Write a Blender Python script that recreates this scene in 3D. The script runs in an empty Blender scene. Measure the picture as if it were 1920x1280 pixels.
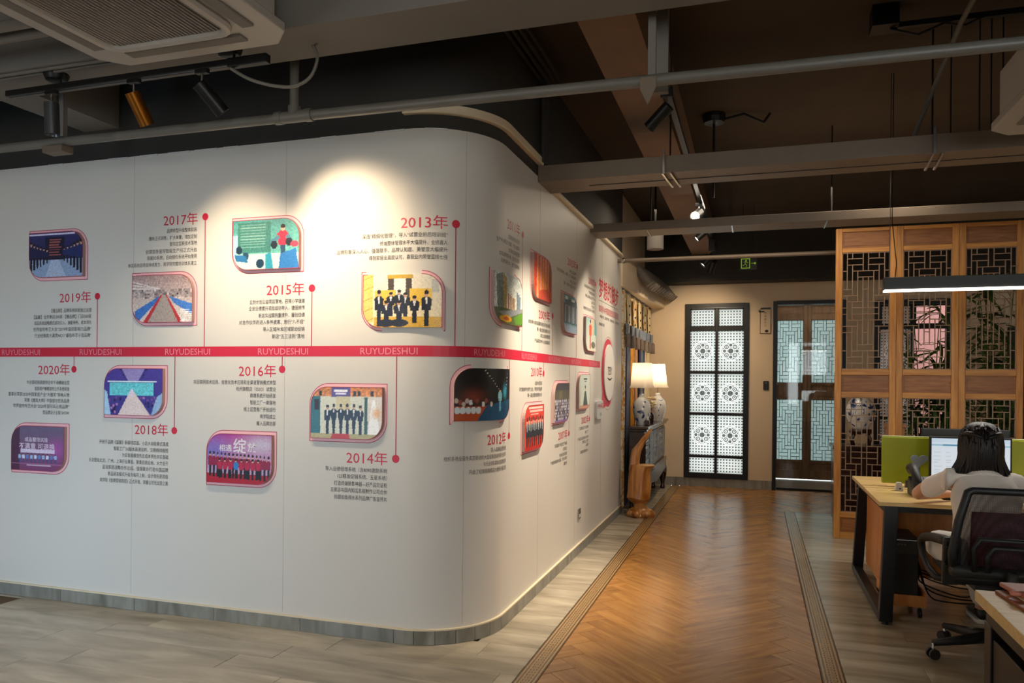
import bpy, math, random
import numpy as np
from mathutils import Vector, Matrix

random.seed(11)
S = bpy.context.scene
COL = S.collection
PI = math.pi

# ------------------------------------------------------------------ camera
cam = bpy.data.objects.new('camera', bpy.data.cameras.new('camera'))
COL.objects.link(cam)
cam.data.sensor_width = 36.0
cam.data.lens = 36.0 * 1421 / 1920
cam.data.shift_y = 72 / 1920
cam.data.clip_start = 0.05
YAW = math.atan(455 / 1421)
cam.matrix_world = (Matrix.Translation((0, 0, 1.47)) @ Matrix.Rotation(YAW, 4, 'Z')
                    @ Matrix.Rotation(PI / 2, 4, 'X') @ Matrix.Rotation(0.0092, 4, 'Z'))
S.camera = cam
S.view_settings.view_transform = 'Standard'
S.view_settings.look = 'None'
S.view_settings.gamma = 1.0
S.view_settings.use_curve_mapping = False
S.view_settings.exposure = 0.0

# ------------------------------------------------------------------ world and large lights
wd = bpy.data.worlds.new('world')
S.world = wd
wd.use_nodes = True
bg = wd.node_tree.nodes['Background']
bg.inputs['Color'].default_value = (0.88, 0.95, 0.97, 1)
bg.inputs['Strength'].default_value = 6.2


def area(name, loc, aim, sx, sy, power, color):
    L = bpy.data.lights.new(name, 'AREA')
    L.shape = 'RECTANGLE'; L.size = sx; L.size_y = sy
    L.energy = power; L.color = color
    o = bpy.data.objects.new(name, L); COL.objects.link(o)
    o.location = loc
    o.rotation_euler = (Vector(aim) - Vector(loc)).to_track_quat('-Z', 'Y').to_euler()
    return o


def spot(name, loc, aim, power, color, deg=36, blend=0.8, r=0.03):
    L = bpy.data.lights.new(name, 'SPOT')
    L.energy = power; L.color = color
    L.spot_size = math.radians(deg); L.spot_blend = blend; L.shadow_soft_size = r
    o = bpy.data.objects.new(name, L); COL.objects.link(o)
    o.location = loc
    o.rotation_euler = (Vector(aim) - Vector(loc)).to_track_quat('-Z', 'Y').to_euler()
    return o


WARM = (1.0, 0.78, 0.52)
WARM2 = (1.0, 0.84, 0.64)
# bluish daylight from the unseen window behind the camera, then an added warm fill
area('daylight_window_light', (-4.15, 0.1, 1.0), (-4.3, 3.83, 0.45), 0.6, 1.2, 18, (0.46, 0.72, 1.0)).data.spread = math.radians(95)
area('office_warm_fill', (1.6, -2.9, 1.3), (-1.6, 3.8, 0.3), 3.6, 1.4, 9, (1.0, 0.90, 0.76))
# added warm fills without fixtures: office behind the camera, corridor, vestibule
area('office_overhead_fill', (-1.6, 0.6, 2.9), (-1.8, 2.6, 0), 2.6, 0.5, 12, (1.0, 0.86, 0.66))
area('corridor_overhead_fill', (0.1, 7.2, 3.15), (-0.1, 7.3, 0), 0.6, 2.8, 36, WARM2)  # added fill for the corridor floor and far wall
area('vestibule_fill', (1.0, 11.7, 2.72), (1.0, 11.7, 0), 1.2, .5, 5, WARM2)  # added fill, lifts the dark wood of the lattice doors

# ------------------------------------------------------------------ helpers
def srgb(r, g=None, b=None):
    if g is None:
        h = r.lstrip('#'); h = ''.join(c * 2 for c in h) if len(h) == 3 else h; r, g, b = (int(h[i:i + 2], 16) for i in (0, 2, 4))
    f = lambda c: (c / 255) / 12.92 if c / 255 <= 0.04045 else ((c / 255 + 0.055) / 1.055) ** 2.4
    return (f(r), f(g), f(b), 1.0)


OFF = {}


class MB:
    def __init__(self):
        self.v = []; self.f = []; self.m = []

    def add(self, vs, fs, mi=0):
        n = len(self.v)
        self.v += [tuple(p) for p in vs]
        self.f += [tuple(i + n for i in f) for f in fs]
        self.m += [mi] * len(fs)
        return self

    def box(self, x0, y0, z0, x1, y1, z1, mi=0):
        vs = [(x, y, z) for z in (z0, z1) for y in (y0, y1) for x in (x0, x1)]
        return self.add(vs, [(0, 2, 3, 1), (4, 5, 7, 6), (0, 1, 5, 4), (2, 6, 7, 3), (0, 4, 6, 2), (1, 3, 7, 5)], mi)

    def obox(self, c, s, M, mi=0):
        c = Vector(c)
        vs = [c + M @ Vector((x * s[0] / 2, y * s[1] / 2, z * s[2] / 2)) for z in (-1, 1) for y in (-1, 1) for x in (-1, 1)]
        return self.add(vs, [(0, 2, 3, 1), (4, 5, 7, 6), (0, 1, 5, 4), (2, 6, 7, 3), (0, 4, 6, 2), (1, 3, 7, 5)], mi)

    def bar(self, p, q, w, h, up=(0, 0, 1), mi=0):
        p = Vector(p); q = Vector(q); d = (q - p)
        z = d.normalized(); x = z.cross(Vector(up))
        if x.length < 1e-5: x = z.cross(Vector((0, 1, 0)))
        x.normalize(); y = x.cross(z)
        M = Matrix((x, y, z)).transposed()
        return self.obox((p + q) / 2, (w, h, d.length), M, mi)

    def tube(self, pts, r, n=10, cap=True, mi=0, closed=False):
        P = [Vector(p) for p in pts]
        rs = r if isinstance(r, (list, tuple)) else [r] * len(P)
        rings = []; prev = None
        for i, p in enumerate(P):
            if closed: t = P[(i + 1) % len(P)] - P[i - 1]
            elif i == 0: t = P[1] - P[0]
            elif i == len(P) - 1: t = P[-1] - P[-2]
            else: t = (P[i + 1] - P[i]).normalized() + (P[i] - P[i - 1]).normalized()
            t = t.normalized() if t.length > 1e-9 else Vector((0, 0, 1))
            if prev is None:
                a = Vector((0, 0, 1)) if abs(t.z) < 0.9 else Vector((1, 0, 0))
                x = t.cross(a).normalized()
            else:
                x = (prev - t * prev.dot(t)).normalized()
            prev = x; y = t.cross(x)
            rings.append([p + (x * math.cos(2 * PI * k / n) + y * math.sin(2 * PI * k / n)) * rs[i] for k in range(n)])
        vs = [v for R in rings for v in R]; fs = []
        m = len(P)
        for i in range(m if closed else m - 1):
            for k in range(n):
                a, b = i * n + k, i * n + (k + 1) % n
                c, d = ((i + 1) % m) * n + (k + 1) % n, ((i + 1) % m) * n + k
                fs.append((a, b, c, d))
        if cap and not closed:
            fs.append(tuple(reversed(range(n)))); fs.append(tuple((m - 1) * n + k for k in range(n)))
        return self.add(vs, fs, mi)

    def lathe(self, c, prof, n=24, mi=0, sx=1, sy=1):
        vs = []; fs = []
        for (r, z) in prof:
            vs += [(c[0] + r * sx * math.cos(2 * PI * k / n), c[1] + r * sy * math.sin(2 * PI * k / n), c[2] + z) for k in range(n)]
        for i in range(len(prof) - 1):
            for k in range(n):
                fs.append((i * n + k, i * n + (k + 1) % n, (i + 1) * n + (k + 1) % n, (i + 1) * n + k))
        if prof[0][0] > 1e-4: fs.append(tuple(reversed(range(n))))
        if prof[-1][0] > 1e-4: fs.append(tuple((len(prof) - 1) * n + k for k in range(n)))
        return self.add(vs, fs, mi)

    def prism(self, poly, fn, d0, d1, mi=0):
        """poly of 2d points, fn(a, b, depth) -> 3d"""
        n = len(poly)
        vs = [fn(a, b, d0) for a, b in poly] + [fn(a, b, d1) for a, b in poly]
        fs = [tuple(range(n)), tuple(reversed(range(n, 2 * n)))]
        fs += [(i, i + n, (i + 1) % n + n, (i + 1) % n) for i in range(n)]
        return self.add(vs, fs, mi)

    def ell(self, c, r, nu=14, nv=9, M=None, mi=0):
        vs = []; fs = []
        M = M or Matrix.Identity(3)
        c = Vector(c)
        for i in range(nv + 1):
            th = PI * i / nv
            for k in range(nu):
                ph = 2 * PI * k / nu
                vs.append(c + M @ Vector((r[0] * math.sin(th) * math.cos(ph), r[1] * math.sin(th) * math.sin(ph), r[2] * math.cos(th))))
        for i in range(nv):
            for k in range(nu):
                fs.append((i * nu + k, (i + 1) * nu + k, (i + 1) * nu + (k + 1) % nu, i * nu + (k + 1) % nu))
        return self.add(vs, fs, mi)

    def build(self, name, mats, parent=None, bevel=0.0, smooth=False, seg=2, fixn=True):
        me = bpy.data.meshes.new(name)
        o0 = OFF.get(parent, Vector((0, 0, 0))) if parent else Vector((0, 0, 0))
        me.from_pydata([(p[0] - o0.x, p[1] - o0.y, p[2] - o0.z) for p in self.v], [], self.f)
        if not isinstance(mats, (list, tuple)): mats = [mats]
        for m in mats: me.materials.append(m)
        if len(mats) > 1: me.polygons.foreach_set('material_index', self.m)
        me.validate()
        if fixn:
            import bmesh
            b = bmesh.new(); b.from_mesh(me)
            bmesh.ops.remove_doubles(b, verts=b.verts, dist=1e-6)
            bmesh.ops.recalc_face_normals(b, faces=b.faces)
            b.to_mesh(me); b.free()
        if smooth: me.polygons.foreach_set('use_smooth', [True] * len(me.polygons))
        me.update()
        o = bpy.data.objects.new(name, me); COL.objects.link(o)
        if parent: o.parent = parent
        OFF[o] = o0
        if smooth == 'auto':
            me.set_sharp_from_angle(angle=math.radians(40))
        if bevel:
            md = o.modifiers.new('bevel', 'BEVEL'); md.width = bevel; md.segments = seg
            md.limit_method = 'ANGLE'; md.angle_limit = math.radians(35)
        return o


def thing(name, label, cat, loc=(0, 0, 0), group=None):
    o = bpy.data.objects.new(name, None); COL.objects.link(o)
    o.empty_display_size = 0.1
    o.location = loc; OFF[o] = Vector(loc)
    o['label'] = label; o['category'] = cat
    if group: o['group'] = group
    return o


def tag(o, label, cat, group=None):
    o['label'] = label; o['category'] = cat
    if group: o['group'] = group
    return o


def smoothpts(P, k=5):
    P = [Vector(p) for p in P]; Q = [P[0]] + P + [P[-1]]; out = []
    for i in range(1, len(Q) - 2):
        for j in range(k):
            t = j / k; a, b, c, d = Q[i - 1:i + 3]
            out.append(.5 * (2 * b + (c - a) * t + (2 * a - 5 * b + 4 * c - d) * t * t + (3 * b - a - 3 * c + d) * t ** 3))
    return out + [P[-1]]


def struct(o):
    o['kind'] = 'structure'; return o


def link(name, me, parent=None, loc=(0, 0, 0), rot=(0, 0, 0), scale=None):
    o = bpy.data.objects.new(name, me); COL.objects.link(o)
    if parent:
        o.parent = parent; o.location = Vector(loc) - OFF.get(parent, Vector())
    else:
        o.location = loc
    o.rotation_euler = rot
    if scale: o.scale = scale
    OFF[o] = Vector(loc)
    return o


# ------------------------------------------------------------------ materials
def mat(name, col, rough=0.6, metal=0.0, var=0.0, scale=8.0, bump=0.0, bscale=60.0, stretch=(1, 1, 1), spec=0.5, rnd=0.0, coat=0.0, sheen=0.0):
    m = bpy.data.materials.new(name); m.use_nodes = True
    nt = m.node_tree; N = nt.nodes; L = nt.links
    b = N['Principled BSDF']
    if isinstance(col, str): col = srgb(col)
    b.inputs['Base Color'].default_value = col
    b.inputs['Roughness'].default_value = rough
    b.inputs['Metallic'].default_value = metal
    b.inputs['Specular IOR Level'].default_value = spec
    b.inputs['Coat Weight'].default_value = coat
    b.inputs['Sheen Weight'].default_value = sheen
    tc = N.new('ShaderNodeTexCoord'); mp = N.new('ShaderNodeMapping')
    mp.inputs['Scale'].default_value = stretch
    L.new(tc.outputs['Object'], mp.inputs['Vector'])
    if rnd:
        oi = N.new('ShaderNodeObjectInfo'); mu = N.new('ShaderNodeMath'); mu.operation = 'MULTIPLY'
        mu.inputs[1].default_value = 37.0
        L.new(oi.outputs['Random'], mu.inputs[0]); L.new(mu.outputs[0], mp.inputs['Location'])
    src = None
    if var or rnd:
        nz = N.new('ShaderNodeTexNoise'); nz.inputs['Scale'].default_value = scale
        nz.inputs['Detail'].default_value = 5
        L.new(mp.outputs[0], nz.inputs['Vector'])
        mr = N.new('ShaderNodeMapRange')
        mr.inputs['From Min'].default_value = 0.3; mr.inputs['From Max'].default_value = 0.7
        mr.inputs['To Min'].default_value = 1 - var; mr.inputs['To Max'].default_value = 1 + var
        L.new(nz.outputs['Fac'], mr.inputs['Value'])
        out = mr.outputs[0]
        if rnd:
            m2 = N.new('ShaderNodeMapRange'); m2.inputs['To Min'].default_value = 1 - rnd; m2.inputs['To Max'].default_value = 1 + rnd
            L.new(oi.outputs['Random'], m2.inputs['Value'])
            mm = N.new('ShaderNodeMath'); mm.operation = 'MULTIPLY'
            L.new(out, mm.inputs[0]); L.new(m2.outputs[0], mm.inputs[1]); out = mm.outputs[0]
        vm = N.new('ShaderNodeVectorMath'); vm.operation = 'SCALE'
        vm.inputs[0].default_value = col[:3]
        L.new(out, vm.inputs['Scale']); L.new(vm.outputs[0], b.inputs['Base Color'])
    if bump:
        n2 = N.new('ShaderNodeTexNoise'); n2.inputs['Scale'].default_value = bscale; n2.inputs['Detail'].default_value = 4
        L.new(mp.outputs[0], n2.inputs['Vector'])
        bp = N.new('ShaderNodeBump'); bp.inputs['Strength'].default_value = bump; bp.inputs['Distance'].default_value = 0.004
        L.new(n2.outputs['Fac'], bp.inputs['Height']); L.new(bp.outputs[0], b.inputs['Normal'])
    return m


def emis(name, col, strength):
    m = bpy.data.materials.new(name); m.use_nodes = True
    b = m.node_tree.nodes['Principled BSDF']
    if isinstance(col, str): col = srgb(col)
    b.inputs['Base Color'].default_value = col
    b.inputs['Emission Color'].default_value = col
    b.inputs['Emission Strength'].default_value = strength
    return m


def ramp(N, stops):
    r = N.new('ShaderNodeValToRGB'); e = r.color_ramp.elements
    e[0].position, e[0].color = stops[0]; e[1].position, e[1].color = stops[1]
    for p, c in stops[2:]:
        k = e.new(p); k.color = c
    return r


def woodmat(name, dark, light, rough=0.4, stretch=(1, 14, 14), scale=3.0, knots=False, rnd=0.12, coat=0.0, bump=0.05):
    """grain runs along local x of stretch"""
    m = mat(name, light, rough, bump=bump, bscale=20, stretch=stretch, rnd=rnd, coat=coat)
    nt = m.node_tree; N = nt.nodes; L = nt.links
    b = N['Principled BSDF']
    mp = [n for n in N if n.type == 'MAPPING'][0]
    nz = N.new('ShaderNodeTexNoise'); nz.inputs['Scale'].default_value = scale; nz.inputs['Detail'].default_value = 8
    nz.inputs['Distortion'].default_value = 0.6
    L.new(mp.outputs[0], nz.inputs['Vector'])
    d = srgb(dark); l = srgb(light)
    mid = tuple((a + c) / 2 for a, c in zip(d, l))
    r = ramp(N, [(0.28, d), (0.72, l), (0.5, mid)])
    L.new(nz.outputs['Fac'], r.inputs['Fac'])
    vm = [n for n in N if n.type == 'VECT_MATH'][0]
    L.new(r.outputs['Color'], vm.inputs[0])
    if knots:
        tc = [n for n in N if n.type == 'TEX_COORD'][0]
        vo = N.new('ShaderNodeTexVoronoi'); vo.inputs['Scale'].default_value = 4.5
        L.new(tc.outputs['Object'], vo.inputs['Vector'])
        k = N.new('ShaderNodeMapRange'); k.inputs['From Min'].default_value = 0.03; k.inputs['From Max'].default_value = 0.07
        L.new(vo.outputs['Distance'], k.inputs['Value'])
        mx = N.new('ShaderNodeMix'); mx.data_type = 'RGBA'
        mx.inputs[6].default_value = srgb('#4a2410')
        L.new(k.outputs[0], mx.inputs[0]); L.new(vm.outputs[0], mx.inputs[7])
        L.new(mx.outputs[2], b.inputs['Base Color'])
    return m


M = {}
M['wall'] = mat('wall_print', '#d3cec6', 0.42, var=0.015, scale=2, bump=0.03, bscale=300, spec=0.35)
M['cream'] = mat('cream_wall_paint', '#d8c2a4', 0.7, var=0.02, scale=3, bump=0.05, bscale=200)
M['dark_wall'] = mat('dark_wall_paint', '#34322f', 0.85, var=0.06, scale=3)
M['ceil'] = mat('ceiling_paint', '#43372c', 0.9, var=0.1, scale=2.5, bump=0.2, bscale=30)
M['beam'] = mat('beam_paint', '#7d6450', 0.8, var=0.08, scale=3, bump=0.15, bscale=40)
M['beam_grey'] = mat('beam_grey_paint', '#77726c', 0.8, var=0.06, scale=3, bump=0.12, bscale=40)
M['duct'] = mat('trunking_metal', '#77695a', 0.5, var=0.05, metal=0.2)
M['pipe'] = mat('pipe_paint', '#6b6861', 0.4, var=0.06, scale=6)
M['black'] = mat('black_metal', '#141416', 0.42, metal=0.3)
M['blackp'] = mat('black_plastic', '#17181a', 0.5, bump=0.05, bscale=400)
M['greyp'] = mat('dark_grey_plastic', '#2b2d2c', 0.5)
M['chrome'] = mat('chrome', '#b8b8b8', 0.25, metal=1.0)
M['gold'] = mat('gold_tube', '#8a5210', 0.35, metal=0.8)
M['silver'] = mat('satin_tube', '#5c6066', 0.3, metal=0.8)
M['white'] = mat('white_plastic', '#cfcfcc', 0.45)
M['acwhite'] = mat('air_conditioner_plastic', '#a9a39b', 0.5)
M['caulk'] = mat('caulk_line', '#d9c9ac', 0.6)
M['red'] = mat('print_red', '#c81e3c', 0.45)
M['redl'] = mat('print_line_red', '#a9253f', 0.45)
M['pink'] = mat('print_pink', '#eeb6bd', 0.45)
M['ink'] = mat('print_ink', '#2d2724', 0.5)
M['bandtxt'] = mat('print_band_letters', '#e88a98', 0.45)
M['walnut'] = woodmat('dark_lacquered_wood', '#1d100c', '#3a2118', 0.25, coat=0.3)
M['carved'] = mat('mother_of_pearl_inlay', '#7d8488', 0.3, var=0.5, scale=30)
M['pine_v'] = woodmat('pine_vertical', '#9c6228', '#c98f45', 0.5, stretch=(14, 14, 1), knots=True)
M['pine_h'] = woodmat('pine_horizontal', '#9c6228', '#c98f45', 0.5, stretch=(1, 14, 14), knots=True)
M['pine_b'] = woodmat('pine_board', '#77451f', '#9c6634', 0.5, stretch=(1, 8, 8), scale=5)
M['slat'] = mat('lattice_slat_wood', '#8c715a', 0.55, var=0.1, scale=20)
M['dwood'] = woodmat('brown_door_wood', '#5f4433', '#86654c', 0.5, stretch=(8, 8, 1))
M['dslat'] = mat('grey_lattice_slat', '#59646b', 0.5)
M['desk'] = woodmat('desk_laminate', '#d0aa68', '#e6c88a', 0.35, stretch=(2, 16, 16), rnd=0.04)
M['deskside'] = woodmat('desk_side_laminate', '#b4713a', '#cf8f50', 0.45, stretch=(8, 8, 1), rnd=0.03)
M['root'] = woodmat('root_wood', '#8e4c16', '#d99a4e', 0.3, stretch=(7, 7, 1.6), scale=2.2, coat=0.4, rnd=0.02, bump=0.3)
M['green'] = mat('lime_divider', '#97a30a', 0.5)
M['shade_cloth'] = None
M['foliage'] = mat('palm_leaf', '#3d5a1e', 0.45, var=0.25, scale=8, rnd=0.35)
M['stem'] = mat('palm_stem', '#4f5f2a', 0.6)
M['pot'] = mat('ceramic_pot', '#c9c4b8', 0.3)
M['skin'] = mat('skin', '#dba585', 0.5, var=0.03, scale=20)
M['shirt'] = mat('white_shirt', '#f0e7dd', 0.8, var=0.03, scale=14, bump=0.35, bscale=9, sheen=0.2)
M['pants'] = mat('white_trousers', '#d5d2cb', 0.8, bump=0.35, bscale=9)
M['hair'] = mat('dark_hair', '#120a08', 0.45, var=0.3, scale=5, stretch=(60, 60, 2), bump=0.5, bscale=4)
M['maroon'] = mat('maroon_cloth', '#7c3346', 0.8, bump=0.2, bscale=14)
M['leather'] = mat('salmon_leather', '#b8705f', 0.5, bump=0.1, bscale=120)
M['leather2'] = mat('brown_leather', '#8e4b32', 0.5)
M['red_cloth'] = mat('red_banner', '#8f2b2b', 0.8)
M['brickpink'] = mat('pink_wall_outside', '#a06a66', 0.8)
M['exit'] = emis('exit_sign_green', '#8bb82a', 0.35)
M['lamp_on'] = emis('lamp_led', '#fff2df', 18.0)
M['lamp_dim'] = emis('lamp_led_far', '#fff2df', 5.0)
M['tube_on'] = emis('linear_lamp_diffuser', '#fff3e4', 6.0)


def plank_mat(name, dark, light, rough, sx, sc):
    m = woodmat(name, dark, light, rough, stretch=(1.2, sx, sx), scale=sc, rnd=0.10, bump=0.04)
    return m


M['plank'] = plank_mat('herringbone_plank', '#865622', '#b58243', 0.26, 10, 2.2)
M['tile'] = plank_mat('stone_look_tile', '#8a7f6c', '#bdb19c', 0.22, 5, 1.6)
M['base_tile'] = woodmat('skirting_tile', '#67645a', '#96938a', 0.3, stretch=(6, 6, 1.5), scale=2, rnd=0.08)
M['grout'] = mat('floor_grout', '#5a4630', 0.8)


def border_mat():
    m = bpy.data.materials.new('border_strip_pattern'); m.use_nodes = True
    nt = m.node_tree; N = nt.nodes; L = nt.links; b = N['Principled BSDF']
    b.inputs['Roughness'].default_value = 0.25
    tc = N.new('ShaderNodeTexCoord'); sp = N.new('ShaderNodeSeparateXYZ')
    L.new(tc.outputs['Object'], sp.inputs[0])

    def mth(op, a, bb=None, c=None):
        n = N.new('ShaderNodeMath'); n.operation = op
        for i, q in enumerate((a, bb, c)):
            if q is None: continue
            if isinstance(q, (int, float)): n.inputs[i].default_value = q
            else: L.new(q, n.inputs[i])
        return n.outputs[0]
    x = sp.outputs['X']; y = sp.outputs['Y']
    ax = mth('ABSOLUTE', x)
    l1 = mth('LESS_THAN', mth('ABSOLUTE', mth('SUBTRACT', ax, 0.050)), 0.0035)
    l2 = mth('LESS_THAN', mth('ABSOLUTE', mth('SUBTRACT', ax, 0.033)), 0.003)
    # square key motif in the middle band
    fy = mth('ABSOLUTE', mth('SUBTRACT', mth('FRACT', mth('MULTIPLY', y, 28.0)), 0.5))
    fx = mth('ABSOLUTE', mth('DIVIDE', x, 0.052))
    mxv = mth('MAXIMUM', fy, fx)
    key = mth('LESS_THAN', mth('FRACT', mth('MULTIPLY', mxv, 4.0)), 0.42)
    inside = mth('LESS_THAN', ax, 0.028)
    k = mth('MULTIPLY', key, inside)
    tot = mth('MINIMUM', mth('ADD', mth('ADD', l1, l2), k), 1.0)
    mx = N.new('ShaderNodeMix'); mx.data_type = 'RGBA'
    mx.inputs[6].default_value = srgb('#a8875a'); mx.inputs[7].default_value = srgb('#4e3413')
    L.new(tot, mx.inputs[0]); L.new(mx.outputs[2], b.inputs['Base Color'])
    return m


M['border'] = border_mat()


def glass(name, tint=(1, 1, 1, 1), rough=0.02, transp=0.85):
    m = bpy.data.materials.new(name); m.use_nodes = True
    nt = m.node_tree; N = nt.nodes; L = nt.links
    N.remove(N['Principled BSDF'])
    g = N.new('ShaderNodeBsdfGlossy'); g.inputs['Roughness'].default_value = rough
    t = N.new('ShaderNodeBsdfTransparent'); t.inputs['Color'].default_value = tint
    x = N.new('ShaderNodeMixShader'); x.inputs[0].default_value = transp
    L.new(g.outputs[0], x.inputs[1]); L.new(t.outputs[0], x.inputs[2])
    L.new(x.outputs[0], N['Material Output'].inputs[0])
    return m


M['glass'] = glass('door_glass', (0.9, 0.95, 0.95, 1), 0.03, 0.965)


def frost(name, white, dark, pattern, tr=0.75, medal=0.0):
    m = bpy.data.materials.new(name); m.use_nodes = True
    nt = m.node_tree; N = nt.nodes; L = nt.links
    N.remove(N['Principled BSDF'])
    d = N.new('ShaderNodeBsdfDiffuse'); t = N.new('ShaderNodeBsdfTranslucent'); g = N.new('ShaderNodeBsdfGlossy')
    g.inputs['Roughness'].default_value = 0.15
    x = N.new('ShaderNodeMixShader'); x.inputs[0].default_value = tr
    L.new(d.outputs[0], x.inputs[1]); L.new(t.outputs[0], x.inputs[2])
    y = N.new('ShaderNodeMixShader'); y.inputs[0].default_value = 0.06
    L.new(x.outputs[0], y.inputs[1]); L.new(g.outputs[0], y.inputs[2])
    L.new(y.outputs[0], N['Material Output'].inputs[0])
    cw = srgb(white); cd = srgb(dark)
    if pattern:
        tc = N.new('ShaderNodeTexCoord'); sp = N.new('ShaderNodeSeparateXYZ')
        L.new(tc.outputs['Object'], sp.inputs[0])

        def mth(op, a, bb=None):
            n = N.new('ShaderNodeMath'); n.operation = op
            for i, q in enumerate((a, bb)):
                if q is None: continue
                if isinstance(q, (int, float)): n.inputs[i].default_value = q
                else: L.new(q, n.inputs[i])
            return n.outputs[0]
        fx = mth('SUBTRACT', mth('FRACT', mth('MULTIPLY', sp.outputs['X'], pattern)), 0.5)
        fz = mth('SUBTRACT', mth('FRACT', mth('MULTIPLY', sp.outputs['Z'], pattern)), 0.5)
        r = mth('SQRT', mth('ADD', mth('MULTIPLY', fx, fx), mth('MULTIPLY', fz, fz)))
        ring = mth('LESS_THAN', mth('ABSOLUTE', mth('SUBTRACT', r, 0.34)), 0.05)
        ring2 = mth('LESS_THAN', mth('ABSOLUTE', mth('SUBTRACT', r, 0.12)), 0.05)
        dia = mth('LESS_THAN', mth('ABSOLUTE', mth('SUBTRACT', mth('ADD', mth('ABSOLUTE', fx), mth('ABSOLUTE', fz)), 0.5)), 0.05)
        tot = mth('MINIMUM', mth('ADD', mth('ADD', ring, ring2), dia), 1.0)
        if medal:
            X, Z = sp.outputs['X'], sp.outputs['Z']
            R = mth('SQRT', mth('ADD', mth('MULTIPLY', X, X), mth('MULTIPLY', Z, Z)))
            band = lambda v, c0, w_: mth('LESS_THAN', mth('ABSOLUTE', mth('SUBTRACT', v, c0)), w_)
            aX, aZ = mth('ABSOLUTE', X), mth('ABSOLUTE', Z)
            def pet(cx, cz, rad, w_):
                a, b_ = mth('SUBTRACT', aX, cx), mth('SUBTRACT', aZ, cz)
                return band(mth('SQRT', mth('ADD', mth('MULTIPLY', a, a), mth('MULTIPLY', b_, b_))), rad, w_)
            acc = band(R, medal, 0.0055)
            for q in (band(R, medal * .88, .003), band(R, medal * .30, .003), pet(medal * .42, medal * .42, medal * .27, .0035), pet(medal * .62, 0, medal * .2, .0035), pet(0, medal * .62, medal * .2, .0035), pet(medal * .42, medal * .42, medal * .1, .003)):
                acc = mth('ADD', acc, q)
            acc = mth('MINIMUM', acc, 1.0)
            ins = mth('LESS_THAN', R, medal + .003)
            tot = mth('ADD', mth('MULTIPLY', tot, mth('SUBTRACT', 1.0, ins)), mth('MULTIPLY', acc, ins))
        mx = N.new('ShaderNodeMix'); mx.data_type = 'RGBA'
        mx.inputs[6].default_value = cd; mx.inputs[7].default_value = cw
        L.new(tot, mx.inputs[0])
        L.new(mx.outputs[2], d.inputs[0]); L.new(mx.outputs[2], t.inputs[0])
    else:
        d.inputs[0].default_value = cw; t.inputs[0].default_value = cw
    return m


M['etched'] = frost('etched_patterned_glass', '#f4f6f6', '#7b7e7c', 25.0, 0.9)
M['etchedm'] = frost('etched_medallion_glass', '#f4f6f6', '#7b7e7c', 25.0, 0.9, 0.135)
M['frost'] = frost('frosted_glass', '#b4bcba', '#b4bcba', 0)
M['shade'] = frost('lamp_shade_cloth', '#f3e6cf', '#f3e6cf', 0, 0.6)


def porcelain(name, sc=9.0, thr=0.54):
    m = mat(name, '#d8dad6', 0.15, coat=0.5)
    nt = m.node_tree; N = nt.nodes; L = nt.links
    tc = [n for n in N if n.type == 'TEX_COORD'][0]
    nz = N.new('ShaderNodeTexNoise'); nz.inputs['Scale'].default_value = sc; nz.inputs['Detail'].default_value = 3; nz.inputs['Distortion'].default_value = 1.4
    L.new(tc.outputs['Object'], nz.inputs['Vector'])
    r = ramp(N, [(thr, srgb('#dcdcd6')), (thr + 0.08, srgb('#1f2e5c')), (thr + 0.03, srgb('#6d7fa8'))])
    L.new(nz.outputs['Fac'], r.inputs['Fac']); L.new(r.outputs[0], N['Principled BSDF'].inputs['Base Color'])
    return m


M['porcelain'] = porcelain('blue_white_porcelain')
M['porcelain2'] = porcelain('blue_white_porcelain_pale', 13, 0.6)


def meshfab():
    m = bpy.data.materials.new('chair_mesh_fabric'); m.use_nodes = True
    nt = m.node_tree; N = nt.nodes; L = nt.links; b = N['Principled BSDF']
    b.inputs['Base Color'].default_value = srgb('#1c1a1d'); b.inputs['Roughness'].default_value = 0.7
    t = N.new('ShaderNodeBsdfTransparent'); x = N.new('ShaderNodeMixShader')
    tc = N.new('ShaderNodeTexCoord'); vo = N.new('ShaderNodeTexVoronoi'); vo.inputs['Scale'].default_value = 130
    vo.inputs['Randomness'].default_value = 0.1
    L.new(tc.outputs['Object'], vo.inputs['Vector'])
    mr = N.new('ShaderNodeMapRange'); mr.inputs['From Min'].default_value = 0.25; mr.inputs['From Max'].default_value = 0.5
    mr.inputs['To Min'].default_value = 0.42; mr.inputs['To Max'].default_value = 0.72
    L.new(vo.outputs['Distance'], mr.inputs['Value'])
    L.new(mr.outputs[0], x.inputs[0]); L.new(t.outputs[0], x.inputs[1]); L.new(b.outputs[0], x.inputs[2])
    L.new(x.outputs[0], N['Material Output'].inputs[0])
    return m


M['mesh'] = meshfab()


def vcol(name, rough=0.35):
    m = bpy.data.materials.new(name); m.use_nodes = True
    nt = m.node_tree; b = nt.nodes['Principled BSDF']
    a = nt.nodes.new('ShaderNodeVertexColor'); a.layer_name = 'print'
    nt.links.new(a.outputs['Color'], b.inputs['Base Color'])
    b.inputs['Roughness'].default_value = rough
    return m


M['photo'] = vcol('printed_photo')

# ================================================================== room shell
XL, WY, WX = -4.9, 3.83, -1.42          # left end, face y of front-facing wall, face x of corridor wall
CCX, CCY, CR = -1.87, 4.28, 0.45
S1 = CCX - XL
S2 = S1 + CR * PI / 2
WTOP = 2.86
WEND = 8.45


def W(s, z, off=0.0):
    """point on the curved feature wall: s metres along it, z up, off out of the face"""
    if s <= S1: return Vector((XL + s, WY - off, z))
    if s <= S2:
        th = (s - S1) / CR
        r = CR + off
        return Vector((CCX + r * math.sin(th), CCY - r * math.cos(th), z))
    return Vector((WX + off, CCY + s - S2, z))


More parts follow.
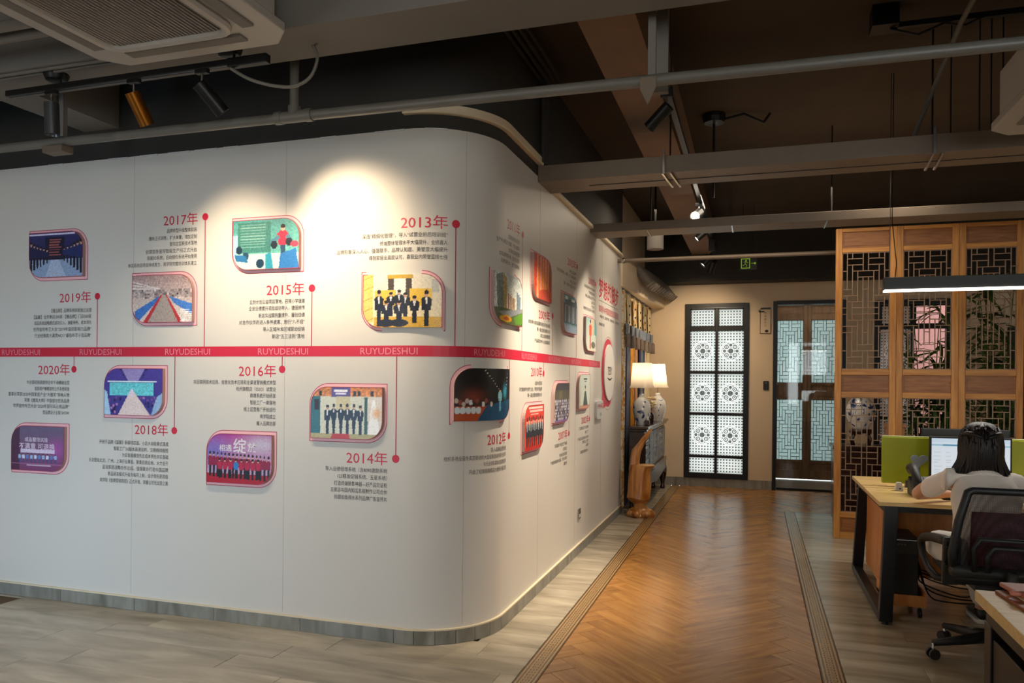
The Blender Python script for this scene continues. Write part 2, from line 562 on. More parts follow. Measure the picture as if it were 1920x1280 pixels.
def srange(a, b, step=0.06):
    """stations along the wall between a and b, dense on the curve"""
    out = [a]
    for k in range(0, 17):
        s = S1 + (S2 - S1) * k / 16
        if a + 1e-4 < s < b - 1e-4: out.append(s)
    out.append(b)
    return out


SEND = S2 + WEND - CCY


def wall_strip(name, z0, z1, off0, off1, s0, s1, m, parent=None, bevel=0):
    b = MB(); ss = srange(s0, s1)
    vs = []
    for s in ss:
        vs += [W(s, z0, off1), W(s, z1, off1), W(s, z1, off0), W(s, z0, off0)]
    fs = []
    for i in range(len(ss) - 1):
        for k in range(4):
            fs.append((i * 4 + k, i * 4 + (k + 1) % 4, (i + 1) * 4 + (k + 1) % 4, (i + 1) * 4 + k))
    fs.append((0, 1, 2, 3)); n = (len(ss) - 1) * 4; fs.append((n + 3, n + 2, n + 1, n))
    b.add(vs, fs)
    return b.build(name, m, parent, bevel=bevel, smooth='auto')


wall_left = struct(wall_strip('wall_left', 0, WTOP, -0.15, 0.0, 0, SEND, M['wall']))
bulk = struct(wall_strip('trim_1', WTOP, 3.62, -0.15, -0.004, 0, SEND, M['dark_wall']))
# short white strips along the top of the wall covering
rr = random.Random(3)
for a in (0.45, 0.95, 1.2, 1.42, 1.62, 1.83, 2.5, 2.85, 3.15):
    wall_strip('edge_strip', WTOP - 0.009, WTOP, 0.0, 0.006, a, a + rr.uniform(0.10, 0.2), M['white'], wall_left)
# thin seams of the wall covering
for s in (1.157, 2.272, 3.387, 4.50, 5.62, 6.73):
    wall_strip('covering_seam', 0.1, WTOP, 0.0, 0.0006, s - 0.001, s + 0.001, M['acwhite'], wall_left)
struct(wall_strip('trim_2', 2.935, 2.985, -0.004, 0.035, 3.03, S2 + 0.72, M['caulk'], bevel=0.006))
struct(wall_strip('trim_3', 2.835, 2.868, -0.004, 0.03, S2 + 1.02, S2 + 4.05, M['caulk'], bevel=0.006))

# baseboard of tiles round the wall
bb = struct(wall_strip('baseboard_left', 0.0, 0.078, 0.0, 0.004, 0, SEND, M['grout']))
wall_strip('top_bead', 0.078, 0.086, 0.0, 0.015, 0, SEND, M['caulk'], bb)
s = 0.0
while s < SEND - 0.02:
    ln = 0.6 if s < 2.7 or s > S2 else 0.115
    e = min(s + ln, SEND)
    wall_strip('tile', 0.001, 0.078, 0.004, 0.014, s + 0.0015, e - 0.0015, M['base_tile'], bb)
    s = e
# other walls
struct(MB().box(-5.05, -3.2, 0, -4.9, 3.98, 3.62).build('wall_side', M['cream']))
bs = struct(MB().box(-4.9, -3.2, 0, -4.89, 3.83, 0.078).build('baseboard_side', M['grout']))
for k in range(5):
    MB().box(-4.89, 3.815 - 0.6 * (k + 1) + .002, 0, -4.88, 3.815 - 0.6 * k, 0.078).build('tile', M['base_tile'], bs)
# alcove wall behind the curtain (slightly set back), far wall with openings
struct(MB().box(-1.62, WEND, 0, -1.47, 10.95, 3.62).build('wall_alcove', M['cream']))
FY = 10.95
fw = MB()
for a, b_ in ((-1.62, -0.94), (-0.08, 0.235), (1.15, 1.494), (2.40, 5.2)):
    fw.box(a, FY, 0, b_, FY + 0.2, 2.83)
fw.box(-0.94, FY, 0, -0.08, FY + 0.2, 0.125); fw.box(-0.94, FY, 2.56, -0.08, FY + 0.2, 2.83)
fw.box(0.235, FY, 2.575, 1.15, FY + 0.2, 2.83)
fw.box(1.494, FY, 0, 2.40, FY + 0.2, 0.125); fw.box(1.494, FY, 2.56, 2.40, FY + 0.2, 2.83)
struct(fw.build('wall_far', M['cream']))
struct(MB().box(-1.62, FY - 0.35, 2.83, 5.2, FY + 0.2, 3.62).build('trim_4', M['dark_wall']))
bf = struct(MB().box(-1.47, FY - 0.004, 0, 0.235, FY, 0.12).build('baseboard_far', M['grout']))
for a, b_ in ((-1.465, -1.05), (-1.045, -0.45), (-0.445, 0.15), (0.155, 0.232)):
    MB().box(a, FY - 0.014, 0, b_, FY - 0.004, 0.12).build('tile', M['base_tile'], bf)
bf2 = struct(MB().box(1.2, FY - 0.012, 0, 5.2, FY, 0.12).build('baseboard_far_right', M['base_tile']))
struct(MB().box(5.2, -3.2, 0, 5.35, 11.15, 3.62).build('wall_right', M['cream']))
wb = MB()
wb.box(-5.05, -3.35, 0, 5.35, -3.2, 0.8); wb.box(-5.05, -3.35, 2.7, 5.35, -3.2, 3.62)
for a, b_ in ((-5.05, -4.85), (-3.55, 1.0), (4.2, 5.35)): wb.box(a, -3.35, 0.8, b_, -3.2, 2.7)
struct(wb.build('wall_back', M['cream']))
struct(MB().box(-5.05, -3.35, 3.62, 5.35, 11.15, 3.75).build('ceiling', M['ceil']))

# ------------------------------------------------------------------ ceiling beams (part of the building)
struct(MB().box(-0.83, 3.3, 3.2, -0.55, 10.6, 3.62).build('trim_5', M['beam']))
struct(MB().box(-4.9, 2.95, 3.05, 5.2, 3.26, 3.62).build('trim_6', M['beam_grey']))
struct(MB().box(-4.15, 3.26, 3.05, -3.87, WY, 3.62).build('trim_7', M['beam_grey']))
# shallow mouldings on the wide beam bottom
for y in (2.965, 3.0): struct(MB().box(-4.9, y, 3.036, -2.6, y + 0.018, 3.05).build('trim_8', M['beam_grey'], bevel=0.005))

# ------------------------------------------------------------------ floor
fl = MB().box(-5.05, -3.35, -0.06, 5.35, 10.95, -0.010)
fl.box(0.0, 10.95, -0.06, 3.0, 12.26, -0.001)
floor = struct(fl.build('floor', M['grout']))


def clip(poly, x0, y0, x1, y1):
    def cl(P, f, g):
        out = []
        for i in range(len(P)):
            a, b = P[i - 1], P[i]; fa, fb = f(a), f(b)
            if fa >= 0 or fb >= 0:
                if fa < 0 or fb < 0:
                    t = fa / (fa - fb); q = (a[0] + (b[0] - a[0]) * t, a[1] + (b[1] - a[1]) * t)
                    if fa < 0: out += [q, b]
                    else: out.append(q)
                else: out.append(b)
        return out
    for f in (lambda p: p[0] - x0, lambda p: x1 - p[0], lambda p: p[1] - y0, lambda p: y1 - p[1]):
        if len(poly) < 3: return []
        poly = cl(poly, f, None)
    return poly


def parea(P):
    return abs(sum(P[i - 1][0] * P[i][1] - P[i][0] * P[i - 1][1] for i in range(len(P)))) / 2


def floor_piece(name, poly, cx, cy, rot, m, jit=0.0):
    """slab with a small chamfer, local x along its length"""
    c, s_ = math.cos(-rot), math.sin(-rot)
    lp = [((x - cx) * c - (y - cy) * s_, (x - cx) * s_ + (y - cy) * c) for x, y in poly]
    mx = sum(p[0] for p in lp) / len(lp); my = sum(p[1] for p in lp) / len(lp)
    n = len(lp); g = 0.0012
    def ins(p, d):
        v = Vector((mx - p[0], my - p[1])); L = v.length
        return (p[0] + v.x / L * d, p[1] + v.y / L * d) if L > 1e-6 else p
    A = [ins(p, g) + (-0.0095,) for p in lp]; B = [ins(p, g) + (-0.001,) for p in lp]; C = [ins(p, g + 0.0018) + (0.0 + jit,) for p in lp]
    vs = A + B + C
    fs = [(i, (i + 1) % n, (i + 1) % n + n, i + n) for i in range(n)] + [(i + n, (i + 1) % n + n, (i + 1) % n + 2 * n, i + 2 * n) for i in range(n)]
    fs.append(tuple(range(2 * n, 3 * n)))
    me = bpy.data.meshes.new(name); me.from_pydata(vs, [], fs); me.materials.append(m); me.update()
    return link(name, me, floor, (cx, cy, 0), (0, 0, rot))


# herringbone planks, 0.15 x 0.75, running at 45 degrees
PWd, PLn = 0.15, 0.75
hx0, hx1, hy0, hy1 = -0.998, 0.330, 2.2, 10.95
npl = 0
for i in range(-70, 90):
    for j in range(-20, 24):
        # herringbone lattice in rotated frame
        for kind in (0, 1):
            a0 = i * PWd + j * PLn * 0; b0 = 0
            u0 = (i + j * 0) * PWd; v0 = (i) * PWd
            u0 = i * PWd + j * 2 * PLn / 2 * 1.0 if False else i * PWd
            if kind == 0:
                ox, oy = i * PWd + j * PLn, i * PWd - j * PLn
                r = (ox, oy, ox + PLn, oy + PWd)
            else:
                ox, oy = i * PWd + j * PLn, i * PWd - j * PLn
                r = (ox, oy + PWd, ox + PWd, oy + PWd + PLn)
            c4 = [(r[0], r[1]), (r[2], r[1]), (r[2], r[3]), (r[0], r[3])]
            q = math.sqrt(0.5)
            P = [((x - y) * q - 0.33, (x + y) * q + 4.33) for x, y in c4]
            if max(p[0] for p in P) < -1.1 or min(p[0] for p in P) > 2.0: continue
            if max(p[1] for p in P) < hy0 or min(p[1] for p in P) > hy1: continue
            cx = sum(p[0] for p in P) / 4; cy = sum(p[1] for p in P) / 4
            rot = PI / 4 if kind == 0 else PI * 3 / 4
            for reg in ((hx0, hy0, hx1, 9.19), (hx0, 9.19, 1.19, hy1)):
                Q = clip(P, *reg)
                if len(Q) >= 3 and parea(Q) > 0.0006:
                    floor_piece('plank', Q, cx, cy, rot, M['plank']); npl += 1
# patterned border strips
for x, ye in ((-1.055, 10.95), (0.387, 9.16)):
    y = 2.2
    while y < ye - 0.01:
        e = min(y + 0.6, ye)
        floor_piece('border_tile', [(x - 0.054, y), (x + 0.054, y), (x + 0.054, e), (x - 0.054, e)], x, y, 0, M['border'])
        y = e
# grey stone-look tiles
rows = 0
y = 2.0
while y < 10.9:
    e = min(y + 0.2, 10.95)
    off = (rows * 0.4) % 1.2
    x = 0.443 - off
    while x < 3.5:
        a, b_ = max(x, 0.443), x + 1.2
        lo = 1.195 if y > 9.15 else 0.443
        a = max(a, lo)
        if b_ - a > 0.03: floor_piece('tile', [(a, y), (b_, y), (b_, e), (a, e)], (a + b_) / 2, (y + e) / 2, 0, M['tile'])
        x += 1.2
    if y < 3.9:
        x = -5.0 + off * 0.5
        while x < -1.112:
            a, b_ = x, min(x + 1.2, -1.112)
            floor_piece('tile', [(a, y), (b_, y), (b_, e), (a, e)], (a + b_) / 2, (y + e) / 2, 0, M['tile'])
            x += 1.2
    else:
        floor_piece('tile', [(-1.47, y), (-1.112, y), (-1.112, e), (-1.47, e)], -1.29, (y + e) / 2, 0, M['tile'])
    y = e; rows += 1

# ------------------------------------------------------------------ lattice pattern (rows of cell labels)
PAT = """
a b c c d e e f g
a h h h d i i i g
a j k k d l l m g
n j o p p p q m r
n j o s t u q m r
v v o s w u q x x
y z z s w u A A B
y C D D w E E F B
G C H H I J J F K
L C M M N O O F P
L Q Q R N S T T P
U U V R N S W X X
Y Z V R 0 S W 1 2
Y Z V 3 3 3 W 1 2
4 Z 5 5 6 7 7 1 8
4 9 9 9 6 ! ! ! 8
4 @ # # 6 $ $ % 8
"""
PAT = [r.split() for r in PAT.strip().split('\n')]


def lattice_bars(rows, cols, P):
    """boundary runs -> list of (orient, line, a, b) in cell units"""
    bars = []
    R = len(P); Cn = len(P[0])
    for i in range(1, R):
        k = 0
        while k < Cn:
            if P[i - 1][k] != P[i][k]:
                a = k
                while k < Cn and P[i - 1][k] != P[i][k]: k += 1
                bars.append(('h', i, a, k))
            else: k += 1
    for j in range(1, Cn):
        k = 0
        while k < R:
            if P[k][j - 1] != P[k][j]:
                a = k
                while k < R and P[k][j - 1] != P[k][j]: k += 1
                bars.append(('v', j, a, k))
            else: k += 1
    return bars


def tall(P, n):
    Q = [list(r) for r in P]
    for t in range(n):
        i = (4, 12, 8)[t % 3] + t
        Q.insert(i, list(Q[i]))
    return Q


def lattice(parent, x0, x1, z0, z1, yc, P, m, wd=0.0075, dp=0.014, name='slat'):
    R, Cn = len(P), len(P[0])
    cw = (x1 - x0) / Cn; rh = (z1 - z0) / R
    for o_, i, a, b in lattice_bars(R, Cn, P):
        if o_ == 'h':
            z = z1 - i * rh
            MB().box(x0 + a * cw - wd / 2, yc - dp / 2, z - wd / 2, x0 + b * cw + wd / 2, yc + dp / 2, z + wd / 2).build(name, m, parent)
        else:
            x = x0 + i * cw
            MB().box(x - wd / 2, yc - dp / 2 + .001, z1 - b * rh, x + wd / 2, yc + dp / 2 - .001, z1 - a * rh).build(name, m, parent)
    for xx in (x0 + wd / 2, x1 - wd / 2):
        MB().box(xx - wd / 2, yc - dp / 2, z0, xx + wd / 2, yc + dp / 2, z1).build(name, m, parent)
    for zz in (z0 + wd / 2, z1 - wd / 2):
        MB().box(x0, yc - dp / 2, zz - wd / 2, x1, yc + dp / 2, zz + wd / 2).build(name, m, parent)


def leaf_panel(name, label, x0, x1, yc, Z, st, mv, mh, mb_, ms, P, group, glassm=None, dp=0.05):
    """Z: top, [ (kind, z_hi, z_lo) ...]"""
    t = thing(name, label, 'screen', ((x0 + x1) / 2, yc, 0), group)
    top = Z[0]; bot = Z[-1][2]
    for a, b in ((x0, x0 + st), (x1 - st, x1)):
        MB().box(a, yc - dp / 2, bot, b, yc + dp / 2, top).build('stile', mv, t, bevel=0.004)
    prev = top
    xi0, xi1 = x0 + st, x1 - st
    for kind, zh, zl in Z[1:]:
        if kind == 'rail':
            MB().box(xi0, yc - dp / 2 + 0.003, zl, xi1, yc + dp / 2 - 0.003, zh).build('rail', mh, t, bevel=0.004)
        elif kind == 'board':
            b = MB().box(xi0, yc - 0.006, zl, xi1, yc + 0.006, zh)
            b.box(xi0 + 0.02, yc - 0.012, zl + 0.02, xi1 - 0.02, yc + 0.012, zh - 0.02)
            b.build('panel_board', mb_, t)
        else:
            lattice(t, xi0, xi1, zl, zh, yc - 0.008, P, ms)
            if glassm:
                MB().box(xi0, yc + 0.004, zl, xi1, yc + 0.008, zh).build('pane', glassm, t)
    return t


# pine partition: three leaves
P19 = tall(PAT, 2)
ZP = [2.93, ('rail', 2.93, 2.895), ('board', 2.895, 2.745), ('rail', 2.745, 2.70), ('lat', 2.70, 1.60), ('rail', 1.60, 1.545),
      ('board', 1.545, 1.385), ('rail', 1.385, 1.335), ('lat', 1.335, 0.25), ('rail', 0.25, 0.20), ('board', 0.20, 0.06), ('rail', 0.06, 0.0)]
SY = 7.805
for (a, b, lab) in ((0.725, 1.2465, 'pine lattice partition leaf nearest the doorway, its end post free-standing'),
                    (1.2475, 1.758, 'middle pine lattice partition leaf, palm leaves showing behind it'),
                    (1.759, 2.27, 'rightmost pine lattice partition leaf, behind the seated woman')):
    leaf_panel('lattice_screen', lab, a, b, SY, ZP, 0.055, M['pine_v'], M['pine_h'], M['pine_b'], M['slat'], P19, 'pine lattice partition leaves')

# ------------------------------------------------------------------ window_1: black frame, etched panes
def black_window(name, x0, x1, z0, z1, clear=False):
    y0, y1 = FY - 0.035, FY + 0.06
    b = MB(); fr = 0.07
    b.box(x0, y0, z0, x0 + fr, y1, z1); b.box(x1 - fr, y0, z0, x1, y1, z1)
    b.box(x0 + fr, y0, z0, x1 - fr, y1, z0 + fr); b.box(x0 + fr, y0, z1 - fr, x1 - fr, y1, z1)
    w = struct(b.build(name, M['black'], bevel=0.004))
    xm = (x0 + x1) / 2
    zs = [z0 + fr, 0.425, 1.02, 1.60, 2.215, z1 - fr]
    MB().box(xm - 0.018, y0 + 0.01, z0 + fr, xm + 0.018, y1 - 0.01, z1 - fr).build('mullion', M['black'], w, bevel=0.003)
    for i, z in enumerate(zs[1:-1]):
        h = 0.018 if i < 3 else 0.034
        MB().box(x0 + fr, y0 + 0.012, z - h, x1 - fr, y1 - 0.012, z + h).build('transom', M['black'], w, bevel=0.003)
    # sash of the top light, with a thin pale gasket
    for a, c in ((x0 + fr, xm - 0.018), (xm + 0.018, x1 - fr)):
        g = MB(); za, zb = zs[4] + 0.034, zs[5]
        g.box(a, y0 - 0.004, za, a + 0.016, y0 + 0.02, zb); g.box(c - 0.016, y0 - 0.004, za, c, y0 + 0.02, zb)
        g.box(a, y0 - 0.004, zb - 0.016, c, y0 + 0.02, zb)
        g.build('sash', M['black'], w)
    MB().box(x0 + fr, y0 - 0.005, z1 - fr + 0.008, x1 - fr, y0, z1 - fr + 0.012).build('gasket', M['silver'], w)
    for ci, (a, c) in enumerate(((x0 + fr, xm - 0.018), (xm + 0.018, x1 - fr))):
        for i in range(5):
            hb = 0.018 if i > 0 else 0
            za = zs[i] + (0 if i == 0 else (0.018 if i < 4 else 0.034)); zb = zs[i + 1] - (0.018 if i < 3 else (0.034 if i == 3 else 0))
            if clear and ci == 1:
                MB().box(a, FY + 0.02, za, c, FY + 0.026, zb).build('pane', M['glass'], w); continue
            hw, hh = (c - a) / 2, (zb - za) / 2
            p = MB().box(-hw, -.003, -hh, hw, .003, hh).build('pane', M['etchedm'] if 0 < i < 4 else M['etched'])
            p.parent = w; p.location = ((a + c) / 2, FY + 0.023, (za + zb) / 2)
    return w


black_window('window_1', -0.94, -0.08, 0.125, 2.56)
black_window('window_2', 1.494, 2.40, 0.125, 2.56, clear=True)

# ------------------------------------------------------------------ door_1: doorway with black jamb and glass leaf, vestibule, far lattice doors
d = MB()
d.box(0.235, FY - 0.03, 0, 0.285, FY + 0.2, 2.575); d.box(1.10, FY - 0.03, 0, 1.15, FY + 0.2, 2.575); d.box(0.285, FY - 0.03, 2.53, 1.10, FY + 0.2, 2.575)
door = struct(d.build('door_1', M['black'], bevel=0.003))
g = MB().box(0.292, FY + 0.05, 0.012, 1.095, FY + 0.062, 2.52).build('glass_leaf', M['glass'], door)
MB().tube([(1.03, FY + 0.03, 0.95), (1.03, FY + 0.03, 1.62)], 0.014, 8).build('pull_handle', M['black'], g)
MB().box(0.292, FY + 0.045, 0.002, 1.095, FY + 0.067, 0.03).build('bottom_rail', M['black'], g)
v = MB(); v.box(0.05, FY + 0.2, 0, 0.233, 12.24, 2.75); v.box(0.05, 12.17, 0, 0.262, 12.24, 2.75); v.box(2.9, FY + 0.2, 0, 3.0, 12.25, 2.75); v.box(0.05, FY + 0.2, 2.75, 3.0, 12.3, 2.85)
struct(v.build('wall_vestibule', M['cream']))
ZD = [2.67, ('rail', 2.67, 2.615), ('board', 2.615, 2.49), ('rail', 2.49, 2.41), ('lat', 2.41, 1.465), ('rail', 1.465, 1.43), ('board', 1.43, 1.245),
      ('rail', 1.245, 1.215), ('lat', 1.215, 0.30), ('rail', 0.30, 0.26), ('board', 0.26, 0.15), ('rail', 0.15, 0.02)]
for k, lab in enumerate(('brown lattice door leaf seen whole through the glass doorway', 'brown lattice door leaf partly cut off by the pine partition', 'brown lattice door leaf right of the glass doorway, hidden behind the pine partition',
                         'brown lattice door leaf farthest right beyond window_2')[:3]):
    a = 0.265 + k * 0.4835
    lp = leaf_panel('lattice_door', lab.replace('window_2', 'the far window'), a, a + 0.4825, 12.2, ZD, 0.055, M['dwood'], M['dwood'], M['dwood'], M['dslat'], PAT, 'lattice door leaves beyond the doorway', M['frost'])
# outside: ground, low pink wall and greenery seen beyond
struct(MB().box(-8, 12.27, -0.1, 12, 30, -0.02).build('floor_outside', mat('pale_paving', '#d8dcda', .8)))
struct(MB().box(1.2, 13.4, 0, 6, 13.55, 3.4).build('wall_outside', M['brickpink']))

# curtain soffit box with tiled eave
sb = MB()
P4 = [(-1.47, 8.35), (-1.40, 8.35), (-1.23, FY), (-1.47, FY)]
sb.prism(P4, lambda a, b, dd: (a, b, dd), 2.51, 2.83)
struct(sb.build('trim_9', M['cream'], bevel=0.01))
eave = thing('tiled_eave', 'row of grey roof tiles projecting from the cream box above the curtain', 'eave', (-1.3, 9.9, 2.6))
for k in range(13):
    yy = 9.12 + k * 0.143
    xx = -1.40 + (yy - 8.35) * 0.17 / 2.6
    t_ = MB(); t_.tube([(xx - .02, yy, 2.84), (xx + .14, yy, 2.635)], .052, 14)
    t_.tube([(xx + .14, yy, 2.635), (xx + .15, yy, 2.622)], .060, 14)
    t_.bar((xx - .02, yy + .07, 2.80), (xx + .12, yy + .07, 2.62), .05, .012, up=(0, 1, 0))
    t_.build('roof_tile', mat('roof_tile_grey', '#6a6157', 0.7, var=0.2, scale=20) if k == 0 else bpy.data.materials['roof_tile_grey'], eave, smooth='auto')

# ================================================================== printed timeline on the feature wall
TXT = []


def text_obj(body, bold=False):
    cu = bpy.data.curves.new('text', 'FONT'); cu.body = body; cu.size = 1.0
    cu.resolution_u = 2; cu.align_x = 'LEFT'
    if bold: cu.offset = 0.012
    o = bpy.data.objects.new('text', cu); COL.objects.link(o)
    return o


def queue(body, name, m, parent, s0, s1, z0, z1, off=0.0012, bold=False, fn=None, label=None):
    TXT.append((text_obj(body, bold), name, m, parent, s0, s1, z0, z1, off, fn, label))


def flush():
    dg = bpy.context.evaluated_depsgraph_get(); dg.update()
    for (o, name, m, parent, s0, s1, z0, z1, off, fn, label) in TXT:
        me = bpy.data.meshes.new_from_object(o.evaluated_get(dg), depsgraph=dg)
        n = len(me.vertices)
        if n:
            co = np.empty(n * 3); me.vertices.foreach_get('co', co); co = co.reshape(-1, 3)
            x0, x1 = co[:, 0].min(), co[:, 0].max(); y0, y1 = co[:, 1].min(), co[:, 1].max()
            o0 = OFF.get(parent, Vector())
            out = np.empty_like(co)
            for i in range(n):
                s = s0 + (co[i, 0] - x0) / max(x1 - x0, 1e-6) * (s1 - s0)
                z = z0 + (co[i, 1] - y0) / max(y1 - y0, 1e-6) * (z1 - z0)
                p = (fn(s, z, off) if fn else W(s, z, off)) - o0
                out[i] = p
            me.vertices.foreach_set('co', out.ravel())
            me.materials.clear(); me.materials.append(m); me.update(); me.name = name
            q = bpy.data.objects.new(name, me); COL.objects.link(q); q.parent = parent; OFF[q] = o0
            if label: q['label'] = label
        cu = o.data; bpy.data.objects.remove(o); bpy.data.curves.remove(cu)
    TXT.clear()


def decal(poly, name, m, parent, off=0.001, hole=None):
    """flat printed shape: polygon in (s, z), optionally a ring when hole given (same vertex count)"""
    b = MB()
    if hole:
        n = len(poly); vs = [W(s, z, off) for s, z in poly] + [W(s, z, off) for s, z in hole]
        b.add(vs, [(i, (i + 1) % n, (i + 1) % n + n, i + n) for i in range(n)])
    else:
        cx = sum(p[0] for p in poly) / len(poly); cz = sum(p[1] for p in poly) / len(poly)
        vs = [W(s, z, off) for s, z in poly] + [W(cx, cz, off)]; n = len(poly)
        b.add(vs, [(i, (i + 1) % n, n) for i in range(n)])
    return b.build(name, m, parent, fixn=False)


# main band
band = thing('timeline_band', 'long red printed band running round the white curved wall with pale capital letters', 'wall graphic', tuple(W(3.0, 1.625)))
b = MB(); ss = srange(0.02, 6.667); vs = []
for s in ss: vs += [W(s, 1.595, .0009), W(s, 1.656, .0009)]
b.add(vs, [(2 * i, 2 * i + 2, 2 * i + 3, 2 * i + 1) for i in range(len(ss) - 1)])
b.build('band', M['red'], band, fixn=False)
for a, c in [(0.051, 0.387), (0.727, 1.067), (1.409, 1.744), (2.088, 2.43), (2.77, 3.121), (3.447, 3.741), (4.087, 4.435), (4.758, 5.10), (5.479, 5.83), (6.167, 6.506)]:
    queue('RUYUDESHUI', 'band_lettering', M['bandtxt'], band, a, c, 1.606, 1.644, 0.0016)

